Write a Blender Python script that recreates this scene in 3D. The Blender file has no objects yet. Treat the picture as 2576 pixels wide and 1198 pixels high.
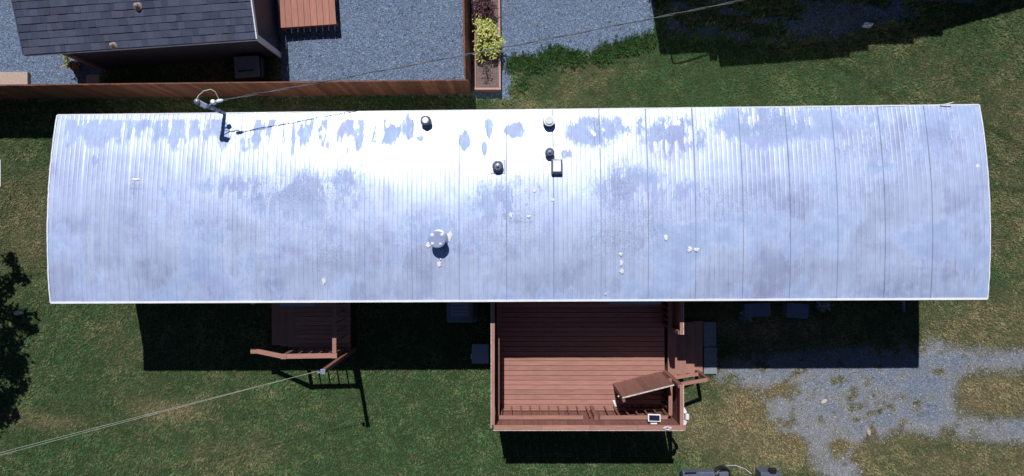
import bpy, bmesh, math, random
import numpy as np
from mathutils import Vector, Matrix, Euler

random.seed(7)
rng = np.random.default_rng(11)
sc = bpy.context.scene
C = sc.collection

# ------------------------------------------------------------------ camera, sky, sun, exposure
H = 18.0                       # height of the drone above the lawn, metres
F = 1548.0                     # focal length in units of a 2576-wide frame
cam_d = bpy.data.cameras.new('camera')
cam_d.sensor_width = 36.0
cam_d.lens = 36.0 * F / 2576.0
cam_d.shift_y = -9.0 / 2576.0
cam_d.clip_start = 0.1
cam_d.clip_end = 400.0
cam = bpy.data.objects.new('camera', cam_d)
cam.location = (0, 0, H)
C.objects.link(cam)
sc.camera = cam

SX, SY = 0.128, -0.743         # metres of shadow per metre of height
sun_dir = Vector((-SX, -SY, 1.0)).normalized()
world = bpy.data.worlds.new('World')
sc.world = world
world.use_nodes = True
wn = world.node_tree
sky = wn.nodes.new('ShaderNodeTexSky')
sky.sky_type = 'NISHITA'
sky.sun_disc = False
sky.sun_elevation = math.asin(sun_dir.z)
sky.sun_rotation = math.atan2(sun_dir.x, sun_dir.y)
sky.air_density = 0.6
sky.dust_density = 0.1
sky.ozone_density = 2.0
bg = wn.nodes['Background']
bg.inputs['Strength'].default_value = 0.05
wn.links.new(sky.outputs[0], bg.inputs['Color'])
sun_d = bpy.data.lights.new('sun', 'SUN')
sun_d.energy = 5.0
sun_d.angle = math.radians(0.5)
sun_d.color = (1.0, 0.97, 0.93)
sun = bpy.data.objects.new('sun', sun_d)
sun.rotation_euler = (-sun_dir).to_track_quat('-Z', 'Y').to_euler()
sun.location = sun_dir * 60
C.objects.link(sun)
sc.view_settings.view_transform = 'Standard'
sc.view_settings.look = 'None'
sc.view_settings.exposure = -0.1
sc.view_settings.gamma = 1.0
sc.view_settings.use_curve_mapping = False
sc.render.engine = 'CYCLES'
sc.cycles.max_bounces = 6
sc.cycles.diffuse_bounces = 2
sc.cycles.sample_clamp_indirect = 4.0

# ------------------------------------------------------------------ helpers
def at(px, py, z=0.0):
    """a point of the photograph (2576 wide) and a height give a place"""
    k = (H - z) / F
    return Vector(((px - 1288.0) * k, (590.0 - py) * k, z))

def tag(o, label=None, cat=None, group=None, kind=None):
    if label: o['label'] = label
    if cat: o['category'] = cat
    if group: o['group'] = group
    if kind: o['kind'] = kind
    return o

def thing(name, label, cat, loc=(0, 0, 0), group=None):
    o = bpy.data.objects.new(name, None)
    o.empty_display_size = 0.2
    C.objects.link(o)
    o.location = loc
    return tag(o, label, cat, group)

def wloc(o):
    v = Vector(o.location)
    while o.parent:
        o = o.parent
        v = v + Vector(o.location)
    return v

def wmat(o):
    m_ = Matrix.LocRotScale(Vector(o.location), Euler(o.rotation_euler), None)
    return wmat(o.parent) @ m_ if o.parent else m_

def put(name, me, m, parent=None, loc=(0, 0, 0), rot=(0, 0, 0)):
    """loc and rot are given in the world, whatever the parent is"""
    o = bpy.data.objects.new(name, me)
    C.objects.link(o)
    if m and not me.materials: me.materials.append(m)
    o.rotation_euler = rot
    if parent:
        o.parent = parent
        l_ = wmat(parent).inverted() @ Matrix.LocRotScale(Vector(loc), Euler(rot), None)
        o.location = l_.to_translation(); o.rotation_euler = l_.to_euler()
    else:
        o.location = loc
    return o

def mesh(name, verts, faces, smooth=False):
    me = bpy.data.meshes.new(name)
    me.from_pydata([tuple(v) for v in verts], [], faces)
    me.update()
    if smooth:
        for p in me.polygons: p.use_smooth = True
    return me

def bm_mesh(name, bm, smooth=False):
    me = bpy.data.meshes.new(name)
    bm.to_mesh(me); bm.free()
    if smooth:
        for p in me.polygons: p.use_smooth = True
    return me

_cache = {}
def box_me(s, mat, bev=0.0):
    key = (tuple(round(x, 4) for x in s), mat.name, bev)
    if key in _cache: return _cache[key]
    bm = bmesh.new()
    bmesh.ops.create_cube(bm, size=1.0)
    for v in bm.verts: v.co = Vector((v.co.x * s[0], v.co.y * s[1], v.co.z * s[2]))
    if bev > 0:
        bmesh.ops.bevel(bm, geom=list(bm.edges), offset=bev, segments=2, affect='EDGES', profile=0.6)
    me = bm_mesh('piece', bm)
    me.materials.append(mat)
    _cache[key] = me
    return me

def box(name, parent, mat, c, s, rot=(0, 0, 0), bev=0.0):
    return put(name, box_me(s, mat, bev), mat, parent, c, rot)

def bar(name, parent, mat, a, b, w, t, bev=0.0):
    """a board from a to b, w wide (level), t thick"""
    a, b = Vector(a), Vector(b)
    d = b - a
    L = d.length
    x = d.normalized()
    up = Vector((0, 0, 1))
    if abs(x.z) > 0.95: up = Vector((0, 1, 0))
    y = up.cross(x).normalized()
    z = x.cross(y)
    M = Matrix((x, y, z)).transposed()
    return put(name, box_me((L, w, t), mat, bev), mat, parent, (a + b) / 2, M.to_euler())

def prism_me(name, pts, z0, z1):
    """walls and slabs from a plan outline; z1 may be a list"""
    n = len(pts)
    if not isinstance(z1, (list, tuple)): z1 = [z1] * n
    v = [(p[0], p[1], z0) for p in pts] + [(p[0], p[1], z1[i]) for i, p in enumerate(pts)]
    f = [tuple(range(n - 1, -1, -1)), tuple(range(n, 2 * n))]
    for i in range(n):
        j = (i + 1) % n
        f.append((i, j, n + j, n + i))
    me = mesh(name, v, f)
    bm = bmesh.new(); bm.from_mesh(me)
    bmesh.ops.recalc_face_normals(bm, faces=bm.faces)
    bm.to_mesh(me); bm.free()
    return me

def tube_me(name, pts, r, n=6):
    pts = [Vector(p) for p in pts]
    vs, fs = [], []
    for i, p in enumerate(pts):
        d = (pts[min(i + 1, len(pts) - 1)] - pts[max(i - 1, 0)]).normalized()
        up = Vector((0, 0, 1)) if abs(d.z) < 0.9 else Vector((1, 0, 0))
        a = d.cross(up).normalized(); b = d.cross(a).normalized()
        rr = r[i] if isinstance(r, (list, tuple)) else r
        for k in range(n):
            t = 2 * math.pi * k / n
            vs.append(p + a * (rr * math.cos(t)) + b * (rr * math.sin(t)))
    for i in range(len(pts) - 1):
        for k in range(n):
            k2 = (k + 1) % n
            fs.append((i * n + k, i * n + k2, (i + 1) * n + k2, (i + 1) * n + k))
    fs.append(tuple(range(n))); fs.append(tuple(range(len(pts) * n - 1, len(pts) * n - n - 1, -1)))
    return mesh(name, vs, fs, True)

def lathe_me(name, prof, n=24, smooth=False):
    """prof: (radius, z) from bottom to top"""
    vs, fs = [], []
    for r, z in prof:
        for k in range(n):
            t = 2 * math.pi * k / n
            vs.append((r * math.cos(t), r * math.sin(t), z))
    for i in range(len(prof) - 1):
        for k in range(n):
            k2 = (k + 1) % n
            fs.append((i * n + k, i * n + k2, (i + 1) * n + k2, (i + 1) * n + k))
    fs.append(tuple(range(n - 1, -1, -1)))
    fs.append(tuple(range((len(prof) - 1) * n, len(prof) * n)))
    return mesh(name, vs, fs, smooth)

def arr_mesh(name, verts, tris, cols=None):
    """a big mesh from numpy arrays, with one colour per vertex"""
    me = bpy.data.meshes.new(name)
    nv, nf, k = len(verts), len(tris), tris.shape[1]
    me.vertices.add(nv)
    me.vertices.foreach_set('co', np.ascontiguousarray(verts, np.float32).ravel())
    me.loops.add(nf * k)
    me.loops.foreach_set('vertex_index', np.ascontiguousarray(tris, np.int32).ravel())
    me.polygons.add(nf)
    me.polygons.foreach_set('loop_start', np.arange(0, nf * k, k, dtype=np.int32))
    me.polygons.foreach_set('loop_total', np.full(nf, k, np.int32))
    me.update(calc_edges=True)
    me.validate()
    if cols is not None: add_col(me, 'col', cols)
    return me

def add_col(me, name, cols):
    a = me.color_attributes.new(name, 'FLOAT_COLOR', 'POINT')
    c = np.ones((len(cols), 4), np.float32)
    c[:, :cols.shape[1]] = cols
    a.data.foreach_set('color', c.ravel())

def vnoise(x, y, seed):
    """smooth value noise, period 256"""
    tab = np.random.default_rng(seed).random((256, 256))
    xi = np.floor(x).astype(int); yi = np.floor(y).astype(int)
    fx = x - xi; fy = y - yi
    fx = fx * fx * (3 - 2 * fx); fy = fy * fy * (3 - 2 * fy)
    x0, x1, y0, y1 = xi & 255, (xi + 1) & 255, yi & 255, (yi + 1) & 255
    return (tab[x0, y0] * (1 - fx) + tab[x1, y0] * fx) * (1 - fy) + (tab[x0, y1] * (1 - fx) + tab[x1, y1] * fx) * fy

def fbm(x, y, seed, oct=4):
    s = np.zeros_like(x, dtype=float); a = 0.5; t = 0
    for o in range(oct):
        s += a * vnoise(x * 2 ** o + 13.7 * o, y * 2 ** o + 7.1 * o, seed + o); t += a; a *= 0.55
    return s / t

def sstep(a, b, x):
    t = np.clip((x - a) / (b - a), 0, 1)
    return t * t * (3 - 2 * t)

# ------------------------------------------------------------------ materials
def new_mat(name):
    m = bpy.data.materials.new(name)
    m.use_nodes = True
    return m, m.node_tree, m.node_tree.nodes['Principled BSDF']

def N(t, kind, **kw):
    n = t.nodes.new(kind)
    for k, v in kw.items():
        if k in n.inputs: n.inputs[k].default_value = v
        else: setattr(n, k, v)
    return n

def mixc(t, fac, a, b, mode='MIX'):
    n = t.nodes.new('ShaderNodeMix'); n.data_type = 'RGBA'; n.blend_type = mode
    for i, v in ((0, fac), (6, a), (7, b)):
        if hasattr(v, 'is_linked'): t.links.new(v, n.inputs[i])
        else: n.inputs[i].default_value = v if i == 0 else ((*v, 1) if len(v) == 3 else v)
    return n.outputs[2]

def mth(t, op, a, b=0.0, clamp=False):
    n = t.nodes.new('ShaderNodeMath'); n.operation = op; n.use_clamp = clamp
    for i, v in ((0, a), (1, b)):
        if hasattr(v, 'is_linked'): t.links.new(v, n.inputs[i])
        else: n.inputs[i].default_value = v
    return n.outputs[0]

def ramp(t, src, p0, p1):
    n = t.nodes.new('ShaderNodeMapRange'); n.clamp = True
    t.links.new(src, n.inputs[0]); n.inputs[1].default_value = p0; n.inputs[2].default_value = p1
    return n.outputs[0]

def coords(t, scale=(1, 1, 1), kind='Object'):
    tc = t.nodes.new('ShaderNodeTexCoord'); mp = t.nodes.new('ShaderNodeMapping')
    mp.inputs['Scale'].default_value = scale
    t.links.new(tc.outputs[kind], mp.inputs['Vector'])
    return mp.outputs[0]

def world_pos(t, scale=(1, 1, 1)):
    g = t.nodes.new('ShaderNodeNewGeometry'); mp = t.nodes.new('ShaderNodeMapping')
    mp.inputs['Scale'].default_value = scale
    t.links.new(g.outputs['Position'], mp.inputs['Vector'])
    return mp.outputs[0]

def noise(t, vec, scale, detail=4, rough=0.55):
    n = N(t, 'ShaderNodeTexNoise', Scale=scale, Detail=detail, Roughness=rough)
    t.links.new(vec, n.inputs['Vector'])
    return n.outputs['Fac']

def bump(t, p, h, strength, dist):
    b = t.nodes.new('ShaderNodeBump'); b.inputs['Strength'].default_value = strength; b.inputs['Distance'].default_value = dist
    t.links.new(h, b.inputs['Height']); t.links.new(b.outputs[0], p.inputs['Normal'])

def flat(name, col, rough=0.6, metal=0.0, var=0.15, scale=9.0, spec=0.4):
    m, t, p = new_mat(name)
    v = world_pos(t)
    f = noise(t, v, scale, 5)
    dark = tuple(c * (1 - var) for c in col); lite = tuple(min(1, c * (1 + var)) for c in col)
    t.links.new(mixc(t, ramp(t, f, 0.3, 0.7), dark, lite), p.inputs['Base Color'])
    p.inputs['Roughness'].default_value = rough; p.inputs['Metallic'].default_value = metal
    p.inputs['Specular IOR Level'].default_value = spec
    return m

def wood(name, col, axis=0, rough=0.6, var=0.22, wear=0.25, spread=0.16):
    """stained boards: grain along the piece's own axis, each piece a little different"""
    m, t, p = new_mat(name)
    s = [14, 14, 14]; s[axis] = 1.1
    v = coords(t, tuple(s))
    oi = t.nodes.new('ShaderNodeObjectInfo')
    add = t.nodes.new('ShaderNodeVectorMath'); add.operation = 'ADD'
    comb = t.nodes.new('ShaderNodeCombineXYZ')
    sh = mth(t, 'MULTIPLY', oi.outputs['Random'], 50.0)
    for i in range(3): t.links.new(sh, comb.inputs[i])
    t.links.new(v, add.inputs[0]); t.links.new(comb.outputs[0], add.inputs[1])
    g = noise(t, add.outputs[0], 2.2, 6, 0.65)
    c1 = mixc(t, ramp(t, g, 0.28, 0.72), tuple(c * (1 - var) for c in col), tuple(min(1, c * (1 + var)) for c in col))
    lum = mixc(t, oi.outputs['Random'], (1 - spread, 1 - spread * .95, 1 - spread * .9), (1 + spread * .85, 1 + spread * .8, 1 + spread * .75))
    c2 = mixc(t, 1.0, c1, lum, 'MULTIPLY')
    wn_ = noise(t, world_pos(t), 5.0, 6, 0.7)
    pale = tuple(min(1, c * 0.7 + 0.12) for c in col)
    c3 = mixc(t, mth(t, 'MULTIPLY', ramp(t, wn_, 0.52, 0.8), wear), c2, pale)
    t.links.new(c3, p.inputs['Base Color'])
    p.inputs['Roughness'].default_value = rough
    p.inputs['Specular IOR Level'].default_value = 0.3
    bump(t, p, g, 0.25, 0.004)
    return m

M = {}
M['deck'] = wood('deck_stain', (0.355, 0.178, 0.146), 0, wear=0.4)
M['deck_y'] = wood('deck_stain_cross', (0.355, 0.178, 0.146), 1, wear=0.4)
M['deck_z'] = wood('deck_stain_upright_shaded', (0.215, 0.102, 0.084), 2)  # deck colour darkened for upright pieces, painting in their weaker sunlight
M['sawn'] = flat('sawn_end_grain', (0.55, 0.52, 0.47), 0.8, var=0.5, scale=30)
M['fence'] = wood('fence_cedar', (0.17, 0.066, 0.040), 2, 0.7, 0.4, 0.4, 0.34)
M['landing'] = wood('landing_boards', (0.34, 0.145, 0.11), 1, wear=0.15)
M['planter'] = wood('planter_boards', (0.27, 0.15, 0.12), 1, wear=0.3)
M['rim'] = wood('planter_rim', (0.40, 0.235, 0.20), 0, wear=0.3)
M['white'] = flat('white_paint', (0.74, 0.76, 0.80), 0.45, var=0.08)
M['trim'] = flat('painted_trim', (0.70, 0.72, 0.80), 0.4, var=0.15, scale=20)
M['siding'] = flat('pale_siding', (0.66, 0.66, 0.64), 0.5, var=0.05)
M['dark_siding'] = flat('slate_siding', (0.045, 0.055, 0.085), 0.6, var=0.1)
M['black'] = flat('black_plastic', (0.012, 0.012, 0.014), 0.45, var=0.2)
M['grey_metal'] = flat('grey_galvanised', (0.30, 0.34, 0.45), 0.42, 0.5, var=0.15)
M['cart_grey'] = flat('cart_grey', (0.11, 0.13, 0.19), 0.5, 0.2, var=0.2)
M['vent_metal'] = flat('vent_metal', (0.09, 0.11, 0.18), 0.45, 0.4, var=0.25)
M['vent_white'] = flat('vent_white_top', (0.8, 0.82, 0.85), 0.4, var=0.05)
M['unit'] = flat('unit_grey', (0.13, 0.16, 0.19), 0.5, var=0.1)
M['cooler'] = flat('cooler_lid', (0.24, 0.29, 0.42), 0.4, var=0.05)
M['bin'] = flat('bin_lid', (0.11, 0.13, 0.23), 0.45, var=0.1)
M['concrete'] = flat('concrete_paver', (0.21, 0.24, 0.29), 0.85, var=0.18, scale=14)
M['slab'] = flat('tan_slab', (0.40, 0.31, 0.27), 0.85, var=0.12, scale=16)
M['stone'] = flat('pale_stone', (0.48, 0.45, 0.42), 0.8, var=0.15, scale=25)
M['terracotta'] = flat('terracotta', (0.62, 0.22, 0.13), 0.75, var=0.1)
M['cable'] = flat('grey_cable', (0.07, 0.075, 0.09), 0.45, var=0.3, scale=6)
M['cable_pale'] = flat('pale_cable', (0.13, 0.14, 0.17), 0.5, var=0.3, scale=6)
M['line'] = flat('clothesline_cord', (0.45, 0.48, 0.45), 0.6, var=0.1)
M['panel'] = flat('solar_cell', (0.012, 0.016, 0.035), 0.2, var=0.3)
M['sealant'] = flat('roof_sealant', (0.66, 0.69, 0.72), 0.55, var=0.1, scale=40)
M['cap'] = flat('chimney_cap', (0.24, 0.30, 0.50), 0.55, 0.0, var=0.08)
M['soil'] = flat('planter_mulch', (0.155, 0.115, 0.115), 0.95, var=0.45, scale=28)
M['glass'] = flat('window_glass', (0.03, 0.04, 0.05), 0.08, var=0.05)
M['bark'] = flat('bark', (0.09, 0.07, 0.055), 0.9, var=0.3, scale=12)
M['rust'] = flat('rusty_vent', (0.30, 0.21, 0.19), 0.8, var=0.4, scale=30)

def attr_mat(name, rough=0.8, trans=0.0):
    m, t, p = new_mat(name)
    a = t.nodes.new('ShaderNodeAttribute'); a.attribute_name = 'col'
    t.links.new(a.outputs['Color'], p.inputs['Base Color'])
    p.inputs['Roughness'].default_value = rough
    p.inputs['Specular IOR Level'].default_value = 0.25
    return m
M['leaf'] = attr_mat('leaf', 0.6)
M['blade'] = attr_mat('grass_blade', 0.7)
M['pebble'] = attr_mat('pebble', 0.8)

# shingles: slate blue-grey mineral granules, every tab its own tone
def shingle_mat():
    m, t, p = new_mat('shingle_granules')
    oi = t.nodes.new('ShaderNodeObjectInfo')
    base = mixc(t, oi.outputs['Random'], (0.040, 0.049, 0.088), (0.068, 0.081, 0.132))
    g = noise(t, world_pos(t), 55, 3, 0.7)
    c = mixc(t, 1.0, base, mixc(t, ramp(t, g, 0.3, 0.7), (0.62, 0.62, 0.62), (1.4, 1.38, 1.36)), 'MULTIPLY')
    b = noise(t, world_pos(t), 1.3, 4)
    c = mixc(t, mth(t, 'MULTIPLY', ramp(t, b, 0.5, 0.75), 0.35), c, (0.085, 0.06, 0.065))
    t.links.new(c, p.inputs['Base Color'])
    p.inputs['Roughness'].default_value = 0.9
    p.inputs['Specular IOR Level'].default_value = 0.2
    bump(t, p, g, 0.5, 0.004)
    return m
M['shingle'] = shingle_mat()

# aluminium-coated roof sheet: glossy coat where intact, dull bluish undercoat where it wore off
def roof_mat():
    m, t, p = new_mat('coated_roof_metal')
    a = t.nodes.new('ShaderNodeAttribute'); a.attribute_name = 'wear'
    sep = t.nodes.new('ShaderNodeSeparateColor'); t.links.new(a.outputs['Color'], sep.inputs[0])
    wear, streak, grime = sep.outputs[0], sep.outputs[1], sep.outputs[2]
    fine = noise(t, world_pos(t, (42, 5, 5)), 1.0, 6, 0.75)
    speck = noise(t, world_pos(t), 34.0, 3, 0.6)
    blot = noise(t, world_pos(t, (1, 1, 1)), 2.6, 5, 0.6)
    scuff = noise(t, world_pos(t, (15, 8, 8)), 1.0, 8, 0.8)
    w = mth(t, 'ADD', wear, mth(t, 'MULTIPLY', mth(t, 'SUBTRACT', fine, 0.5), 1.0))
    w = mth(t, 'ADD', w, mth(t, 'MULTIPLY', mth(t, 'SUBTRACT', scuff, 0.5), 1.25))
    w = ramp(t, w, 0.30, 0.70)
    coat = mixc(t, streak, (0.50, 0.60, 0.90), (0.58, 0.68, 0.95))
    dull = mixc(t, ramp(t, blot, 0.35, 0.65), (0.295, 0.395, 0.63), (0.38, 0.485, 0.74))
    c = mixc(t, w, coat, dull)
    g = mth(t, 'MULTIPLY', grime, ramp(t, mth(t, 'ADD', mth(t, 'MULTIPLY', speck, 0.6), mth(t, 'MULTIPLY', fine, 0.4)), 0.46, 0.62))
    c = mixc(t, mth(t, 'MULTIPLY', g, 0.95), c, (0.13, 0.125, 0.23))
    lines = noise(t, world_pos(t, (1.2, 60, 30)), 1.0, 3, 0.6)
    c = mixc(t, mth(t, 'MULTIPLY', mth(t, 'MULTIPLY', grime, ramp(t, lines, 0.56, 0.68)), 0.55), c, (0.20, 0.19, 0.32))
    stain = noise(t, world_pos(t, (1.0, 0.8, 1)), 1.4, 6, 0.65)
    c = mixc(t, mth(t, 'MULTIPLY', ramp(t, stain, 0.50, 0.62), 0.34), c, (0.30, 0.31, 0.58))
    st2 = noise(t, world_pos(t, (9, 2.2, 1)), 1.0, 6, 0.75)
    c = mixc(t, mth(t, 'MULTIPLY', ramp(t, st2, 0.53, 0.66), 0.28), c, (0.29, 0.33, 0.60))
    c = mixc(t, mth(t, 'MULTIPLY', a.outputs['Alpha'], 0.62, True), c, (0.13, 0.15, 0.26))
    t.links.new(c, p.inputs['Base Color'])
    r = mth(t, 'ADD', mth(t, 'MULTIPLY', w, 0.30), mth(t, 'ADD', 0.34, mth(t, 'MULTIPLY', blot, 0.10)))
    t.links.new(r, p.inputs['Roughness'])
    met = mth(t, 'SUBTRACT', 0.40, mth(t, 'MULTIPLY', w, 0.34))
    cloud = noise(t, world_pos(t, (0.55, 0.9, 1)), 1.0, 5, 0.6)
    met = mth(t, 'ADD', met, mth(t, 'MULTIPLY', mth(t, 'SUBTRACT', cloud, 0.48), 0.75), True)
    t.links.new(met, p.inputs['Metallic'])
    bump(t, p, mth(t, 'ADD', mth(t, 'MULTIPLY', w, 0.4), mth(t, 'MULTIPLY', blot, 1.5)), 0.35, 0.004)
    return m
M['roof'] = roof_mat()

# lawn, gravel and bare dirt on one ground sheet; the mask says which lies where
def ground_mat():
    m, t, p = new_mat('lawn_and_gravel')
    a = t.nodes.new('ShaderNodeAttribute'); a.attribute_name = 'mask'
    sep = t.nodes.new('ShaderNodeSeparateColor'); t.links.new(a.outputs['Color'], sep.inputs[0])
    P = world_pos(t)
    n1 = noise(t, P, 22, 5, 0.7); n2 = noise(t, P, 3.2, 5, 0.6); n3 = noise(t, P, 60, 3, 0.7)
    green = mixc(t, ramp(t, n1, 0.3, 0.7), (0.018, 0.030, 0.013), (0.060, 0.090, 0.034))
    dry = mixc(t, ramp(t, n1, 0.3, 0.7), (0.055, 0.045, 0.027), (0.20, 0.17, 0.10))
    gr = mth(t, 'ADD', sep.outputs[1], mth(t, 'MULTIPLY', mth(t, 'SUBTRACT', n2, 0.5), 0.9))
    grass = mixc(t, ramp(t, gr, 0.15, 0.85), green, dry)
    vor = N(t, 'ShaderNodeTexVoronoi', Scale=38.0); t.links.new(P, vor.inputs['Vector'])
    vs = t.nodes.new('ShaderNodeSeparateColor'); t.links.new(vor.outputs['Color'], vs.inputs[0])
    stone = mixc(t, vs.outputs[0], (0.060, 0.090, 0.150), (0.200, 0.265, 0.40))
    stone = mixc(t, mth(t, 'MULTIPLY', ramp(t, n2, 0.45, 0.7), 0.45), stone, (0.125, 0.135, 0.16))
    dirt = mixc(t, ramp(t, n3, 0.3, 0.7), (0.16, 0.16, 0.17), (0.30, 0.30, 0.31))
    stone = mixc(t, mth(t, 'MULTIPLY', sep.outputs[2], 0.8), stone, dirt)
    gv = mth(t, 'ADD', sep.outputs[0], mth(t, 'ADD', mth(t, 'MULTIPLY', mth(t, 'SUBTRACT', n1, 0.5), 0.9), mth(t, 'MULTIPLY', mth(t, 'SUBTRACT', n2, 0.5), 0.6)))
    c = mixc(t, ramp(t, gv, 0.33, 0.67), grass, stone)
    t.links.new(c, p.inputs['Base Color'])
    p.inputs['Roughness'].default_value = 0.95
    p.inputs['Specular IOR Level'].default_value = 0.15
    bump(t, p, mth(t, 'ADD', n1, mth(t, 'MULTIPLY', vor.outputs['Distance'], -0.6)), 0.9, 0.03)
    return m
M['ground'] = ground_mat()

# ------------------------------------------------------------------ ground
def in_poly(px, py, poly):
    r = np.zeros(px.shape, bool)
    n = len(poly)
    for i in range(n):
        x0, y0 = poly[i]; x1, y1 = poly[(i + 1) % n]
        if y0 == y1: continue
        c = ((y0 > py) != (y1 > py)) & (px < (x1 - x0) * (py - y0) / (y1 - y0) + x0)
        r ^= c
    return r

def blur(a, n):
    k = np.exp(-0.5 * (np.arange(-3 * n, 3 * n + 1) / n) ** 2); k /= k.sum()
    pad = 3 * n
    for ax in (0, 1):
        b = np.pad(a, [(pad, pad) if i == ax else (0, 0) for i in (0, 1)], mode='edge')
        a = np.apply_along_axis(lambda v: np.convolve(v, k, 'valid'), ax, b)
    return a

STEP = 0.05
gx = np.arange(-16.0, 16.001, STEP); gy = np.arange(-8.0, 8.001, STEP)
GX, GY = np.meshgrid(gx, gy, indexing='ij')
PX, PY = 1288 + GX * 86, 590 - GY * 86
jx = (fbm(GX * 1.6, GY * 1.6, 3) - 0.5) * 40; jy = (fbm(GX * 1.6, GY * 1.6, 23) - 0.5) * 40
G1 = [(-300, -300), (1190, -300), (1190, 238), (-300, 252)]
G2 = [(1190, -300), (1645, -300), (1650, 20), (1640, 90), (1610, 103), (1570, 105), (1560, 115), (1520, 120), (1500, 138), (1440, 140), (1395, 128), (1388, 150), (1350, 157), (1320, 146), (1290, 150), (1284, 165), (1288, 200), (1276, 225), (1288, 247), (1190, 249)]
G3 = [(1668, -300), (2900, -300), (2760, -20), (2560, 5), (2330, 48), (2240, 72), (2120, 104), (1900, 112), (1700, 106), (1664, 95)]
G4 = [(1740, 915), (1800, 915), (1900, 895), (2050, 880), (2300, 862), (2330, 848), (2400, 866), (2480, 884), (2576, 884), (2800, 884), (2800, 928), (2576, 935), (2420, 935), (2402, 960), (2402, 1010), (2388, 1034), (2420, 1048), (2480, 1058), (2576, 1054), (2800, 1056), (2800, 1120), (2576, 1113), (2470, 1113), (2380, 1098), (2300, 1083), (2240, 1083), (2200, 1108), (2160, 1140), (2160, 1300), (2060, 1300), (2040, 1130), (1960, 1100), (1930, 1072), (1915, 1040), (1890, 1000), (1850, 968), (1790, 955), (1745, 940)]
g_sharp = np.maximum(in_poly(PX, PY, G1), in_poly(PX + jx * 0.25, PY + jy * 0.5, G2)).astype(float)
g_soft = np.maximum(in_poly(PX + jx, PY + jy * 0.5, G4), in_poly(PX + jx * 0.6, PY + jy, G3)).astype(float)
gravel = np.maximum(blur(g_sharp, 1), np.where(PY > 700, blur(g_soft, 6), blur(g_soft, 4)))
gravel = np.where(gravel > 0.02, gravel, 0)
gravel = gravel * (1 - blur(in_poly(PX, PY, [(262, 110), (706, 90), (706, 244), (256, 246)]).astype(float), 1))
def blob(cx, cy, rx, ry): return np.exp(-(((PX - cx) / rx) ** 2 + ((PY - cy) / ry) ** 2))
# gravel thinned by weeds in the lower-right drive
weeds_and_shade = (sstep(0.50, 0.72, fbm(GX * 1.1, GY * 1.4, 41)) * sstep(2560, 1900, PX) * 0.4 + 0.25 * (fbm(GX * 4, GY * 4, 43) - 0.35) * sstep(2500, 2000, PX)) * (PY > 800)
weeds_and_shade = np.maximum(weeds_and_shade, 0) + np.clip((fbm(GX * 2.2, GY * 2.6, 49, 4) - .50) * 2.2, 0, .5) * (PY > 800) * sstep(2580, 2200, PX) + blob(1905, 1000, 55, 55) * .40 + blob(1990, 975, 50, 25) * .45 + blob(2105, 1130, 40, 50) * .6 + blob(2230, 995, 60, 18) * .4 + blob(2360, 935, 22, 12) * .7 + blob(2260, 895, 25, 10) * .0
weeds_and_shade = weeds_and_shade + 0.9 * (PY < 300) * (PX > 1660) * sstep(0.52, 0.62, fbm(GX * 0.5, GY * 2.0, 47)) + 0.32 * (PY < 300) * (PX > 1660)  # upper right: grass patches, plus even thinning that paints the shade darker
gravel = np.clip(gravel - weeds_and_shade * (gravel > 0), 0, 1)
dry = 0.15 + 0.5 * (fbm(GX * 0.35, GY * 0.35, 51, 3) - 0.5)
for (cx, cy, rx, ry, a) in ((2000, 1120, 330, 110, .55), (1800, 1060, 130, 90, .35), (2490, 990, 130, 60, .95), (2480, 800, 180, 70, .5), (2500, 1180, 300, 60, .5), (2560, 250, 260, 170, .24),
                            (430, 1030, 90, 30, .7), (150, 1065, 70, 22, .6), (40, 1050, 60, 20, .5), (620, 1140, 130, 60, .35), (60, 560, 120, 120, .3), (1480, 180, 70, 30, .4), (1420, 235, 60, 25, .3), (1320, 265, 60, 14, .6),
                            (1900, 1000, 70, 60, .8), (1990, 975, 60, 30, .7), (1960, 1120, 90, 50, .5), (2100, 1130, 60, 60, .6), (2550, 560, 80, 300, .3), (1400, 1150, 500, 60, -.35), (1700, 200, 200, 60, -.15), (1080, 1100, 200, 120, -.3), (200, 900, 90, 120, -.15), (1950, 820, 200, 40, .9)):
    dry = dry + a * blob(cx, cy, rx, ry)
dry = np.where((PY > 800) & (gravel > .08), np.maximum(dry, .62), dry)
def seg(x0, y0, x1, y1, w):
    d = np.array([x1 - x0, y1 - y0], float); L2 = d @ d
    s = np.clip(((PX - x0) * d[0] + (PY - y0) * d[1]) / L2, 0, 1)
    return np.exp(-(((PX - x0 - s * d[0]) ** 2 + (PY - y0 - s * d[1]) ** 2) / w ** 2))
wire_shadow = np.zeros_like(PX)  # shadows of overhead wires, painted into the lawn as darker lines
for s in ((2070, 150, 2150, 190, 7), (2150, 190, 2255, 255, 8), (2490, 320, 2600, 390, 8), (2500, 470, 2600, 485, 7)): wire_shadow = np.maximum(wire_shadow, seg(*s))
dusty = blob(2010, 1075, 120, 28) + blob(2330, 1090, 130, 22) * 0.8 + blob(1960, 1000, 90, 40) * 0.9 + blob(2130, 1000, 80, 30) * 0.5 + blob(2120, 1165, 60, 60) * 0.8 + blob(2330, 870, 40, 30) * 0.6
dusty = dusty + 0.40 * (PY > 800) + 0.5 * (PY > 800) * sstep(.95, .55, gravel) * (gravel > .1)
dusty = np.clip(dusty * (0.5 + fbm(GX * 3, GY * 3, 77)), 0, 1)
GZ = (fbm(GX * 1.2, GY * 1.2, 88) - 0.5) * 0.03
nx_, ny_ = GX.shape
gv = np.stack([GX.ravel(), GY.ravel(), GZ.ravel()], 1)
ii = np.arange(nx_ * ny_).reshape(nx_, ny_)
quads = np.stack([ii[:-1, :-1].ravel(), ii[1:, :-1].ravel(), ii[1:, 1:].ravel(), ii[:-1, 1:].ravel()], 1)
gme = arr_mesh('ground', gv, quads)
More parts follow.
